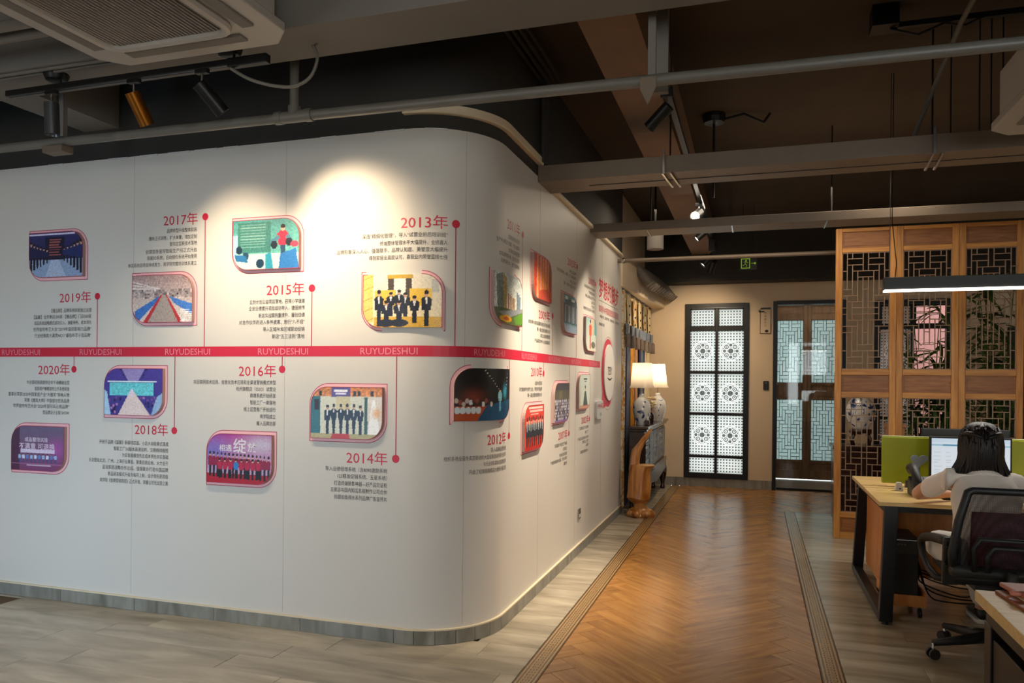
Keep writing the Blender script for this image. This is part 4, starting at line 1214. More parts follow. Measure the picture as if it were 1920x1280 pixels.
for yr, (s0, zt, ud) in PAN.items():
    w_, h_ = 0.50, 0.337
    if yr == '2002' or yr == '2000': w_ = 0.49
    t = thing('photo_panel', PLAB[yr], 'photo panel', tuple(W(s0 + w_ / 2, zt - h_ / 2)), 'printed photo boards of the timeline')
    o1 = leaf_outline(s0, s0 + w_, zt - h_, zt, 0.125, ud); o2 = leaf_outline(s0 + .004, s0 + w_ - .004, zt - h_ + .004, zt - .004, 0.121, ud)
    o3 = leaf_outline(s0 + .02, s0 + w_ - .02, zt - h_ + .02, zt - .02, 0.105, ud)
    decal(o1, 'outline', M['redl'], t, .001, hole=o2)
    decal(o2, 'pink_border', M['pink'], t, .0008, hole=o3)
    # raised board: coloured front grid and dark red edge
    i_ = 0.020; bw, bh = w_ - 2 * i_, h_ - 2 * i_; sx0, sz0 = s0 + i_, zt - h_ + i_
    cv = PH[yr]; nu, nv = 120, 84
    vs = []; cols = []
    for j in range(nv + 1):
        v = bh * j / nv
        Lx, Rx = board_extent(min(max(v, .0005), bh - .0005), bw, bh, 0.105, ud)
        for i in range(nu + 1):
            x = Lx + (Rx - Lx) * i / nu
            vs.append(W(sx0 + x, sz0 + v, 0.020))
            px_ = min(int(x / bw * cv.w), cv.w - 1); py_ = min(int((1 - v / bh) * cv.h), cv.h - 1)
            cols.append(cv.c[py_, px_])
    fs = [(j * (nu + 1) + i, j * (nu + 1) + i + 1, (j + 1) * (nu + 1) + i + 1, (j + 1) * (nu + 1) + i) for j in range(nv) for i in range(nu)]
    me = bpy.data.meshes.new('print'); o0 = OFF[t]
    me.from_pydata([p - o0 for p in vs], [], fs); me.materials.append(M['photo'])
    ca = me.color_attributes.new('print', 'FLOAT_COLOR', 'POINT')
    arr = np.ones((len(vs), 4), np.float32); arr[:, :3] = np.array(cols); ca.data.foreach_set('color', arr.ravel()); me.update()
    q = bpy.data.objects.new('print', me); COL.objects.link(q); q.parent = t; OFF[q] = o0
    ol = leaf_outline(sx0, sx0 + bw, sz0, sz0 + bh, 0.105, ud); n = len(ol)
    oi_ = leaf_outline(sx0 + .003, sx0 + bw - .003, sz0 + .003, sz0 + bh - .003, 0.102, ud)
    b = MB(); b.add([W(s, z, .0) for s, z in ol] + [W(s, z, .021) for s, z in ol] + [W(s, z, .021) for s, z in oi_],
                    [(i, (i + 1) % n, (i + 1) % n + n, i + n) for i in range(n)])
    b.build('board_edge', M['edge'], t, fixn=False)
    b = MB(); b.add([W(s, z, .0212) for s, z in ol] + [W(s, z, .0212) for s, z in oi_], [(i, (i + 1) % n, (i + 1) % n + n, i + n) for i in range(n)])
    b.build('board_rim', M['redl'], t, fixn=False)
    if yr == '2020':
        wm = mat('poster_lettering', '#e3cfe0', 0.5)
        queue('成品窗帘试挂', 'print_lettering', wm, t, s0 + .14, s0 + .34, zt - .125, zt - .095, .0215, bold=True)
        queue('不满意 可退换', 'print_lettering', wm, t, s0 + .09, s0 + .40, zt - .175, zt - .133, .0215, bold=True)
    if yr == '2016':
        wm = mat('calligraphy_lettering', '#e6dfe6', 0.5)
        queue('相遇', 'print_lettering', wm, t, s0 + .11, s0 + .20, zt - .125, zt - .085, .0215, bold=True)
        queue('绽', 'print_lettering', wm, t, s0 + .21, s0 + .30, zt - .135, zt - .045, .0215, bold=True)
        queue('放', 'print_lettering', wm, t, s0 + .31, s0 + .38, zt - .125, zt - .07, .0215, bold=True)
flush()

# small wall socket on the corridor wall
t = thing('wall_socket', 'small square steel wall socket low on the corridor wall', 'socket', tuple(W(5.79, 0.335)))
b = MB(); b.add([W(a, z, o_) for o_ in (0, .01) for a, z in ((5.745, .29), (5.835, .29), (5.835, .38), (5.745, .38))], [(0, 1, 5, 4), (1, 2, 6, 5), (2, 3, 7, 6), (3, 0, 4, 7), (4, 5, 6, 7)])
b.build('plate', M['chrome'], t, bevel=.002)
b = MB(); b.add([W(a, z, .0115) for a, z in ((5.765, .305), (5.815, .305), (5.815, .335), (5.765, .335))], [(0, 1, 2, 3)]); b.build('insert', M['white'], t)

# ================================================================== services under the ceiling
def simple(name, label, cat, mb, m, loc, group=None, **k):
    t = thing(name, label, cat, loc, group)
    return t


t = thing('ceiling_pipe', 'grey round pipe crossing in front of the white wall top with a tee joint', 'pipe', (-2.2, 3.4, 2.82))
MB().tube([(-4.88, 3.4, 2.835), (-2.24, 3.4, 2.825), (1.5, 3.4, 2.79), (5.15, 3.4, 2.775)], 0.026, 12).build('pipe_run', M['pipe'], t, smooth='auto')
b = MB().tube([(-2.40, 3.4, 2.826), (-2.36, 3.4, 2.826)], 0.034, 12); b.tube([(-2.36, 3.4, 2.826), (-2.22, 3.4, 2.826)], 0.031, 12); b.tube([(-2.22, 3.4, 2.826), (-2.18, 3.4, 2.826)], 0.034, 12)
b.tube([(-2.29, 3.4, 2.83), (-2.29, 3.4, 2.88)], 0.032, 12).build('tee_joint', M['pipe'], t, smooth='auto')
MB().tube([(-2.29, 3.4, 2.85), (-2.29, 3.4, 3.62)], 0.024, 10).build('riser', M['pipe'], t, smooth='auto')
for x in (-3.86, -0.46, 2.1):
    z = 2.80 if x > -1 else 2.83
    MB().box(x - .004, 3.385, z + .03, x + .03, 3.415, 3.62).build('hanger', M['beam_grey'], t)
    if x < -1: MB().box(x - .10, 3.36, z - .065, x + .05, 3.44, z - .026).build('bracket', M['duct'], t, bevel=.003)
    else:
        b = MB(); b.prism([(-.035, 0), (.035, 0), (.035, -.05), (0, -.12), (-.035, -.05)], lambda a, c, d_, x=x, z=z: (x + a, 3.36 + d_, z + .01 + c), 0, .01); b.build('bracket', M['duct'], t)

t = thing('cable_trunking', 'wide rectangular trunking running off the corridor wall, nearest the camera', 'trunking', (0, 5.14, 2.82), 'rectangular trunking under the ceiling')
MB().box(-1.42, 4.97, 2.82, 5.15, 5.31, 2.93).build('trunk_body', M['duct'], t, bevel=.003)
MB().box(-1.1, 5.15, 2.816, 5.15, 5.156, 2.82).build('cover_seam', M['black'], t)
for x in (-0.58, 0.98, 2.6):
    b = MB(); b.bar((x, 4.95, 2.812), (x + .03, 5.33, 2.812), .012, .008); b.bar((x + .05, 4.95, 2.812), (x + .08, 5.33, 2.812), .012, .008); b.box(x, 4.95, 2.81, x + .015, 4.96, 2.97); b.build('clamp', M['chrome'], t)
    MB().tube([(x + .03, 5.14, 2.93), (x + .03, 5.14, 3.62)], .006, 6).build('hanger_rod', M['black'], t)
t = thing('cable_trunking', 'second rectangular trunking, farther down the corridor behind the first', 'trunking', (0, 6.86, 2.82), 'rectangular trunking under the ceiling')
MB().box(-1.42, 6.70, 2.80, 5.15, 7.0, 2.875).build('trunk_body', M['duct'], t, bevel=.003)
for x in (-.9, .6, 2.2): MB().tube([(x, 6.85, 2.87), (x, 6.85, 3.62)], .006, 6).build('hanger_rod', M['black'], t)
for x in (-.92, -.2, .55): MB().box(x, 6.69, 2.795, x + .01, 7.01, 2.80).build('clamp', M['chrome'], t)
t = thing('ceiling_pipe', 'thin pipe crossing the corridor beyond both trunkings', 'pipe', (0, 8.15, 2.77))
MB().tube([(-1.42, 8.15, 2.765), (5.15, 8.15, 2.765)], 0.022, 10).build('pipe_run', M['duct'], t, smooth='auto')
MB().ell((-1.36, 8.15, 2.765), (.03, .03, .03), 10, 6).build('end_joint', M['chrome'], t)
t = thing('conduit_bundle', 'dark parallel conduits under the ceiling above the rounded wall corner', 'conduit', (-1.3, 4.4, 3.5))
for k in range(4): MB().tube([(-1.40 + k * .045, 0.4, 3.50), (-1.40 + k * .045, 5.1, 3.50)], .012, 6).build('conduit', M['dark_wall'], t)
for k in range(3): MB().tube([(-1.385, 4.96 + k * .06, 3.5), (-1.385, 4.96 + k * .06, 2.95)], .013, 6).build('drop_conduit', M['dark_wall'], t)
t = thing('support_post', 'slim grey steel post hanging beside the long ceiling beam', 'post', (-.43, 3.7, 3.2))
MB().box(-.47, 3.6, 2.83, -.40, 3.64, 3.62).build('post_bar', M['beam_grey'], t)
t = thing('diagonal_pipe', 'slanted thin pipe near the ceiling above the office desks', 'pipe', (1.1, 4.3, 3.3))
MB().tube([(1.12, 3.3, 3.60), (1.06, 4.7, 3.45), (.93, 5.3, 3.0)], .014, 8).build('pipe_run', M['pipe'], t, smooth='auto')
t = thing('ceiling_track', 'thin black track with loose cable high under the ceiling at right', 'track', (1.2, 4.8, 3.5))
MB().box(.72, 4.78, 3.50, 2.3, 4.81, 3.53).build('rail', M['black'], t)
b = MB(); b.tube([(.72, 4.79, 3.50), (.86, 4.77, 3.44), (1.0, 4.8, 3.5), (1.1, 4.79, 3.47), (1.2, 4.79, 3.51)], .007, 6); b.build('loose_cable', M['black'], t)
MB().box(.62, 4.72, 3.5, .76, 4.86, 3.62).build('junction_box', M['black'], t)
for k, x in enumerate((1.10, 1.25, 1.31, 1.37)):
    t = tag(MB().tube([(x, 5.1, 2.93), (x, 5.1, 3.62)], .0045, 6).build('suspension_rod', M['black']), ('leftmost', 'second', 'third', 'rightmost')[k] + ' of four thin hanging rods above the near trunking', 'rod', 'thin rods over the near trunking')
t = thing('round_speaker', 'grey cylindrical fitting hanging beyond the corridor wall top', 'ceiling fitting', (-1.0, 8.0, 2.9))
MB().tube([(-.99, 7.9, 2.83), (-.99, 7.9, 3.05)], .085, 16).build('housing', M['beam_grey'], t, smooth='auto'); MB().tube([(-.99, 7.9, 3.05), (-.99, 7.9, 3.62)], .01, 8).build('rod', M['black'], t)
t = thing('ceiling_mount', 'round black ceiling rose with a hanging rod above the corridor', 'ceiling fitting', (-.33, 6.3, 3.4))
MB().lathe((-.33, 6.3, 3.54), [(.0, 0), (.08, .01), (.09, .05), (.09, .08)], 18).build('rose', M['black'], t); MB().tube([(-.33, 6.3, 3.55), (-.33, 6.3, 2.95)], .01, 8).build('rod', M['black'], t)
b = MB(); b.tube([(-.27, 6.3, 3.57), (-.1, 6.3, 3.60), (.05, 6.33, 3.53), (.1, 6.33, 3.6)], .012, 6); b.build('cable', M['black'], t)

# ------------------------------------------------------------------ ceiling cassette air conditioners
def cassette(label, x0, x1, y0, y1, z, louv=True):
    t = thing('ceiling_air_conditioner', label, 'air conditioner', ((x0 + x1) / 2, (y0 + y1) / 2, z), 'ceiling cassette air conditioners')
    c = .10
    P = [(x0 + c, y0), (x1 - c, y0), (x1, y0 + c), (x1, y1 - c), (x1 - c, y1), (x0 + c, y1), (x0, y1 - c), (x0, y0 + c)]
    b = MB(); b.prism(P, lambda a, q, d_: (a, q, d_), z + .012, z + .055); b.build('panel', M['acwhite'], t, bevel=.008)
    P2 = [(x0 + (x1 - x0) * .5 + (a - (x0 + x1) / 2) * .93, (y0 + y1) / 2 + (q - (y0 + y1) / 2) * .93) for a, q in P]
    b = MB(); b.prism(P2, lambda a, q, d_: (a, q, d_), z + .055, z + .30); b.build('housing', M['acwhite'], t)
    gx0, gx1, gy0, gy1 = x0 + .22, x1 - .22, y0 + .22, y1 - .22
    MB().box(gx0, gy0, z + .006, gx1, gy1, z + .012).build('grille_backing', M['black'], t)
    n = 30
    for k in range(n):
        xx = gx0 + (gx1 - gx0) * (k + .5) / n
        MB().box(xx - .0018, gy0, z - .002, xx + .0018, gy1, z + .007).build('grille_slat', M['acwhite'], t)
    b = MB(); w_ = .028
    ol = []
    for (cx_, cy_, a0) in ((gx1 - .05, gy1 - .05, 0), (gx0 + .05, gy1 - .05, PI / 2), (gx0 + .05, gy0 + .05, PI), (gx1 - .05, gy0 + .05, 3 * PI / 2)):
        ol += [(cx_ + (.05 + w_) * math.cos(a0 + q * PI / 10), cy_ + (.05 + w_) * math.sin(a0 + q * PI / 10), z + .002) for q in range(6)]
    b.tube(ol, .022, 8, closed=True); b.build('grille_frame', M['acwhite'], t, smooth='auto')
    for (a, q, c_, d_) in ((x0 + .2, y1 - .145, x1 - .2, y1 - .085), (x0 + .2, y0 + .085, x1 - .2, y0 + .145), (x0 + .085, y0 + .2, x0 + .145, y1 - .2), (x1 - .145, y0 + .2, x1 - .085, y1 - .2)):
        MB().box(a, q, z + .002, c_, d_, z + .013).build('louvre', M['beam_grey'], t, bevel=.004)
    return t


cassette('white ceiling air conditioner with slatted grille above the track spotlights', -3.01, -1.97, 2.00, 2.95, 2.97)
cassette('white ceiling air conditioner at upper right, above the pendant lamp', 1.13, 2.05, 3.58, 4.5, 2.74)
t = thing('refrigerant_pipe', 'pair of white pipes leading left from the ceiling air conditioner', 'pipe', (-3.6, 2.72, 3.1))
for k in range(2): MB().tube([(-2.86, 2.72 - k * .09, 3.09), (-4.0, 2.72 - k * .09, 3.09), (-4.88, 2.66 - k * .09, 3.10)], .026, 10).build('pipe_run', M['beam_grey'], t, smooth='auto')

# ------------------------------------------------------------------ spotlights
def spotlight(label, piv, d, parent_z, hm, lit=None, ln=0.165, r=0.036, group='cylinder spotlights on the ceiling tracks', power=0, col=WARM, deg=36, aim=None, blend=.8):
    """piv: pivot point under the track, d: direction the lens faces"""
    piv = Vector(piv); d = Vector(d).normalized()
    t = thing('track_spotlight', label, 'spotlight', tuple(piv), group)
    MB().box(piv.x - .035, piv.y - .014, piv.z + .045, piv.x + .035, piv.y + .014, parent_z).build('adapter', M['black'], t, bevel=.003)
    MB().tube([(piv.x, piv.y, piv.z - .01), (piv.x, piv.y, piv.z + .05)], .006, 8).build('stem', M['chrome'], t)
    a = piv + d * (-.02) + Vector((0, 0, -.02)); e = a + d * ln
    b = MB(); b.tube([a, e], r, 20, cap=False); b.tube([a + d * .004, a], [r * .98, r * .98], 20)
    b.tube([e, e - d * .02], [r, r * .86], 20, cap=False)
    h = b.build('housing', hm, t, smooth='auto', fixn=False)
    MB().tube([e - d * .020, e - d * .014], r * .84, 18).build('lens', lit or M['greyp'], t)
    if power:
        L = spot('spot_beam', tuple(e + d * .01), tuple(Vector(aim) if aim else e + d), power, col, deg, blend)
    return t


t = thing('lighting_track', 'black spotlight track under the grey beam, carrying three cylinder spotlights', 'track', (-3.0, 3.05, 2.98))
MB().box(-3.84, 3.035, 2.965, -2.22, 3.070, 2.995).build('rail', M['black'], t, bevel=.003)
for y in (3.041, 3.058): MB().box(-3.82, y, 2.9635, -2.40, y + .006, 2.966).build('conductor', M['silver'], t)
MB().box(-2.42, 3.033, 2.955, -2.20, 3.072, 2.998).build('end_feed', M['black'], t, bevel=.004)
for x in (-3.50, -2.42):
    MB().lathe((x, 3.05, 3.012), [(0, 0), (.05, .004), (.062, .03), (.062, .038)], 20).build('canopy', M['black'], t, smooth='auto')
    MB().tube([(x + .03, 3.05, 2.99), (x + .03, 3.05, 3.02)], .006, 6).build('post', M['black'], t)
b = MB(); b.tube(smoothpts([(-2.42, 3.05, 2.96), (-2.32, 3.07, 2.90), (-2.2, 3.1, 2.865), (-2.10, 3.12, 2.86), (-2.02, 3.13, 2.90), (-1.99, 3.14, 2.99), (-2.02, 3.14, 3.06)]), .008, 8)
b.build('feed_cable', M['pipe'], t, smooth=True)
spotlight('satin grey spotlight hanging straight down, leftmost on the left track', (-3.53, 3.05, 2.90), (0.01, .04, -1), 2.965, M['silver'])
spotlight('gold-sided spotlight tilted right, middle one on the left track', (-2.99, 3.05, 2.90), (.12, .5, -.85), 2.965, M['gold'], M['lamp_dim'], power=40, aim=(-2.93, 3.83, 2.10), deg=72, blend=1.0)
spotlight('black spotlight steeply tilted, right end of the left track', (-2.575, 3.05, 2.90), (.5, .62, -.85), 2.965, M['black'], M['lamp_dim'], power=85, aim=(-2.17, 3.83, 2.24), deg=66, blend=1.0)

for x_ in (-2.93, -2.35):   # wide spill of the two lit spotlights
    spot('spot_spill', (x_, 3.14, 2.74), (x_, 3.83, .5), 46, WARM2, 120, 1.0, .04)
t = thing('lighting_track', 'black spotlight track along the corridor beam', 'track', (-.45, 7.5, 3.18))
MB().box(-.52, 4.1, 3.165, -.485, 10.2, 3.2).build('rail', M['black'], t)
spotlight('lit spotlight facing the camera under the corridor beam', (-.52, 7.40, 3.09), (-.25, -.95, -.45), 3.165, M['black'], M['lamp_on'], ln=.14, r=.045, power=260, col=WARM2, aim=(-1.42, 5.95, 1.25), deg=54, blend=1)
spotlight('black spotlight on the corridor beam, seen from behind the lit one', (-.50, 8.1, 3.05), (-.8, -.3, -.75), 3.165, M['black'], M['lamp_dim'], ln=.15, power=130, col=WARM2, aim=(-1.42, 7.1, 1.3), deg=66, blend=1)
spotlight('black spotlight turned to the curtain, its lens just showing', (-.50, 9.3, 2.98), (-.8, -.2, -.8), 3.165, M['black'], M['lamp_on'], ln=.17, r=.04, power=60, aim=(-1.42, 9.5, 1.7), deg=80, blend=1)
spotlight('black spotlight nearest the far wall, turned to it', (-.50, 9.75, 2.98), (-.3, .7, -.8), 3.165, M['black'], M['lamp_dim'], ln=.17, r=.04, power=65, aim=(-.8, 10.95, 1.5), deg=110, blend=1)
spotlight('added black spotlight nearest the camera on the corridor beam, lighting the near wall', (-.50, 4.45, 3.07), (-.85, .35, -.7), 3.165, M['black'], M['lamp_dim'], power=400, col=WARM2, aim=(-1.42, 5.0, .7), deg=60, blend=1)  # fixture added to brighten the near part of the corridor wall

# ------------------------------------------------------------------ exit sign
t = thing('exit_sign', 'small green running-man exit sign with an arrow hanging before the far wall', 'sign', (-.12, 9.6, 2.9))
b = MB(); z0, z1, x0, x1, yy = 2.845, 2.965, -.17, -.065, 9.6
for a in ((x0, z0, x1, z0 + .009), (x0, z1 - .009, x1, z1), (x0, z0, x0 + .009, z1), (x1 - .009, z0, x1, z1)): b.box(a[0], yy - .004, a[1], a[2], yy, a[3])
b.ell((-.112, yy - .003, 2.94), (.009, .003, .009), 10, 6)
for p, q in (((-.112, 2.93), (-.122, 2.90)), ((-.114, 2.927), (-.092, 2.915)), ((-.114, 2.927), (-.138, 2.92)), ((-.122, 2.90), (-.102, 2.885)), ((-.102, 2.885), (-.108, 2.862)), ((-.122, 2.90), (-.142, 2.88)), ((-.142, 2.88), (-.155, 2.885))):
    b.bar((p[0], yy - .003, p[1]), (q[0], yy - .003, q[1]), .008, .004)
b.build('pictogram', M['exit'], t)
b = MB(); b.bar((-.055, yy - .003, 2.905), (-.015, yy - .003, 2.905), .008, .004); b.ell((-.01, yy - .003, 2.905), (.013, .003, .013), 10, 6); b.build('arrow', M['exit'], t)
MB().box(-.18, 9.6, 2.835, .015, 9.625, 2.975).build('case', M['black'], t)
for x in (-.15, -.02): MB().tube([(x, 9.61, 2.97), (x, 9.61, 3.62)], .003, 5).build('chain', M['black'], t)

# ------------------------------------------------------------------ pendant linear lamp
t = thing('pendant_lamp', 'long black linear pendant lamp with a glowing underside over the desk', 'lamp', (1.7, 5.8, 2.15))
MB().box(.845, 5.765, 2.115, 2.6, 5.835, 2.20).build('housing', M['greyp'], t, bevel=.003)
MB().box(.85, 5.760, 2.105, 2.595, 5.840, 2.116).build('diffuser', M['tube_on'], t)
for x in (.885, 2.5): MB().tube([(x, 5.8, 2.2), (x, 5.8, 3.62)], .0022, 5).build('suspension_wire', M['black'], t)
b = MB(); b.tube([(.90, 5.81, 3.62), (.90, 5.82, 2.6), (.93, 5.82, 2.3), (.92, 5.81, 2.2)], .003, 5); b.build('supply_cable', M['black'], t)
area('pendant_lamp_light', (1.72, 5.8, 2.10), (1.72, 5.8, 0), 1.7, .06, 22, (1.0, .94, .86))

# ------------------------------------------------------------------ signs on the far wall
t = thing('hanging_scroll_sign', 'narrow cream wall plaque with a black outline and vertical characters beside the doorway', 'sign', (.13, FY, 2.3))
x0, x1, z0, z1 = .062, .205, 2.135, 2.47
MB().box(x0, FY - .012, z0, x1, FY, z1).build('plate', M['cream'], t)
b = MB()
for a in ((x0, z0, x1, z0 + .006), (x0, z0, x0 + .006, z1), (x1 - .006, z0, x1, z1 + .03)): b.box(a[0], FY - .016, a[1], a[2], FY - .011, a[3])
b.build('outline', M['black'], t)
b = MB(); b.box(.07, FY - .03, 2.468, .195, FY - .012, 2.49); b.box(.045, FY - .03, 2.43, .12, FY - .012, 2.443); b.box(.045, FY - .03, 2.43, .055, FY - .012, 2.46); b.build('top_rod', M['black'], t)
fnF = lambda s, z, off: Vector((s, FY - .012 - off, z))
for k, ch in enumerate('市场部办公'):
    queue(ch, 'character', M['ink'], t, .118, .146, 2.40 - k * .042, 2.432 - k * .042, .001, fn=fnF)
b = MB(); b.ell((.15, FY - .014, 2.17), (.025, .003, .018), 10, 6); b.build('fish_mark', M['black'], t)
t = thing('card_reader', 'small black card reader on the far wall beside the doorway', 'card reader', (.147, FY, 1.43))
MB().box(.112, FY - .022, 1.364, .183, FY, 1.487).build('body', M['blackp'], t, bevel=.006)
MB().lathe((.147, FY - .021, 1.46), [(0, .004), (.008, .003), (.009, 0)], 12).build('sensor', M['white'], t)

# ================================================================== curtain, console, lamps, root stool
def drape(name, y0, y1, z0, z1, x, amp, waves, m, parent, ph=0.0, taper=1.0, nz=10, thick=0.0):
    b = MB(); ny = max(12, int(waves * 8)); vs = []
    for j in range(nz + 1):
        v = j / nz; z = z0 + (z1 - z0) * v; k = taper + (1 - taper) * v
        yc = (y0 + y1) / 2
        for i in range(ny + 1):
            u = i / ny; y = yc + (y0 + (y1 - y0) * u - yc) * k
            vs.append((x + amp * math.sin(2 * PI * waves * u + ph + .3 * math.sin(3 * v)) + amp * .3 * math.sin(5 * u + 2 * v), y, z))
    b.add(vs, [(j * (ny + 1) + i, j * (ny + 1) + i + 1, (j + 1) * (ny + 1) + i + 1, (j + 1) * (ny + 1) + i) for j in range(nz) for i in range(ny)])
    return b.build(name, m, parent, smooth=True)


M['navy'] = mat('navy_velvet', '#1f3257', 0.6, sheen=.4); M['goldcloth'] = mat('gold_brocade', '#c98f3a', 0.55, var=.25, scale=18)
M['creamcloth'] = mat('cream_cloth', '#e6d3a8', 0.7, var=.05, scale=10); M['pinkcloth'] = mat('dusty_pink_cloth', '#c79a7c', 0.7)
M['tassel'] = mat('grey_tassel', '#6f6258', .7, var=.2, scale=30); M['bluegrey'] = mat('blue_grey_ruffle', '#7d8796', 0.6, var=.1, scale=14)


def brocade():
    m = mat('gold_white_brocade', '#dcd0b4', 0.6, var=.05)
    nt = m.node_tree; N = nt.nodes; L = nt.links; tc = [n for n in N if n.type == 'TEX_COORD'][0]
    nz = N.new('ShaderNodeTexNoise'); nz.inputs['Scale'].default_value = 11; nz.inputs['Distortion'].default_value = 2
    L.new(tc.outputs['Object'], nz.inputs['Vector'])
    r = ramp(N, [(.48, srgb('#ddd3bd')), (.54, srgb('#c68c26'))]); L.new(nz.outputs['Fac'], r.inputs['Fac']); L.new(r.outputs[0], N['Principled BSDF'].inputs['Base Color'])
    return m


M['brocade'] = brocade()
t = thing('window_curtain', 'blue, gold and cream curtain with a scalloped valance beside the table lamps', 'curtain', (-1.44, 9.7, 0))
cx_ = -1.435
MB().tube([(cx_ + .01, 8.47, 2.505), (cx_ + .01, 10.93, 2.505)], .012, 8).build('rod', M['black'], t)
drape('valance', 8.48, 10.92, 2.10, 2.50, cx_ + .01, .010, 6, M['creamcloth'], t)
for k in range(5):
    yc = 8.82 + k * .44
    b = MB(); P_ = [(-.09, 2.46), (.09, 2.46), (.12, 2.36), (.085, 2.22), (.03, 2.03), (0, 1.98), (-.03, 2.03), (-.085, 2.22), (-.12, 2.36)]
    b.prism(P_, lambda a, q, d_, yc=yc: (cx_ + .03 + d_, yc + a, q), 0, .008); j_ = b.build('jabot', M['brocade'] if k % 2 else M['creamcloth'], t)
    for z in (2.34, 2.24, 2.15): MB().ell((cx_ + .042, yc, z), (.008, .020, .014), 8, 5).build('button', M['walnut'], j_)
for k in range(7):
    yc = 8.62 + k * .36
    drape('ruffle', yc - .13, yc + .13, 2.00, 2.12, cx_ + .045, .016, 3, M['bluegrey'], t, ph=k, taper=.7)
    MB().lathe((cx_ + .06, yc, 1.86), [(.012, .15), (.030, .13), (.032, 0), (.028, -.004), (0, -.004)], 10).build('tassel', M['tassel'], t, smooth='auto')
drape('edge_drape', 8.47, 8.72, 0.03, 2.48, cx_ + .005, .016, 2.5, M['brocade'], t, nz=14)
drape('navy_drape', 8.74, 9.10, 0.03, 2.10, cx_ + .0, .025, 3, M['navy'], t, nz=14)
drape('gold_drape', 9.12, 9.50, 0.03, 1.98, cx_, .02, 3, M['goldcloth'], t, taper=.8)
drape('pink_drape', 9.50, 9.74, 0.03, 1.98, cx_, .02, 2, M['pinkcloth'], t)
drape('navy_drape', 9.76, 10.30, 0.03, 1.98, cx_ + .01, .03, 4, M['navy'], t)
drape('cream_drape', 10.32, 10.90, 0.03, 2.05, cx_, .02, 4, M['creamcloth'], t)

t = thing('console_cabinet', 'long carved dark console cabinet with inlaid front under the curtain', 'cabinet', (-1.25, 9.6, 0))
X0, X1, Y0, Y1 = -1.365, -1.165, 8.62, 10.62
b = MB().box(X0, Y0 - .05, .925, X1 + .03, Y1 + .06, .955); b.box(X0, Y0 - .02, .895, X1 + .012, Y1 + .02, .925); b.build('top', M['walnut'], t, bevel=.006)
MB().bar((X0 + .1, Y1 + .035, .955), (X0 + .1, Y1 + .075, .985), .2, .02, up=(1, 0, 0)).build('end_flange', M['walnut'], t)
MB().box(X0 + .01, Y0, .44, X1 - .02, Y1, .895).build('carcase', M['walnut'], t, bevel=.004)
nd = 6
for k in range(nd):
    a = Y0 + .03 + k * (Y1 - Y0 - .06) / nd; c_ = Y0 + .03 + (k + 1) * (Y1 - Y0 - .06) / nd - .02
    dr = MB().box(X1 - .02, a, .47, X1 - .006, c_, .87).build('door', M['walnut'], t, bevel=.004)
    b = MB()
    if k % 2 == 0:
        for q in range(4):
            for w_ in range(5):
                b.ell((X1 - .004, a + .03 + q * (c_ - a - .06) / 3, .51 + w_ * .08), (.006, .028, .026), 8, 5)
        b.build('carving', M['carved'], dr)['kind'] = 'stuff'
    else:
        for q in range(3): b.box(X1 - .008, a + .03 + q * (c_ - a) * .3, .49, X1, a + .03 + q * (c_ - a) * .3 + .05, .85)
        b.build('inlay_strip', M['carved'], dr)
b = MB().box(X0, Y0 - .02, .395, X1 + .012, Y1 + .02, .44); b.build('waist_moulding', M['walnut'], t, bevel=.006)
P_ = [(Y0 + .02, .40), (Y1 - .02, .40), (Y1 - .04, .16), (Y1 - .14, .30), (Y1 - .4, .27), ((Y0 + Y1) / 2, .22), (Y0 + .4, .27), (Y0 + .14, .30), (Y0 + .04, .16)]
b = MB(); n = len(P_)
vs = [(X1 - .01, y, z) for y, z in P_] + [(X1 + .012, y, z) for y, z in P_]
b.add(vs, [(0, 1, 2, 3), (0, 3, 4, 5), (0, 5, 6, 7), (0, 7, 8), (n + 3, n + 2, n + 1, n), (n + 5, n + 4, n + 3, n), (n + 7, n + 6, n + 5, n), (n + 8, n + 7, n)] + [(i, (i + 1) % n, (i + 1) % n + n, i + n) for i in range(n)])
b.build('apron', M['carved'], t)
for yy in (Y0 + .05, Y1 - .05):
    for xx in (X0 + .04, X1 - .03):
        MB().lathe((xx, yy, 0), [(.030, 0), (.034, .03), (.022, .06), (.03, .10), (.052, .19), (.055, .27), (.045, .33), (.04, .40)], 12).build('leg', M['walnut'], t, smooth=True)


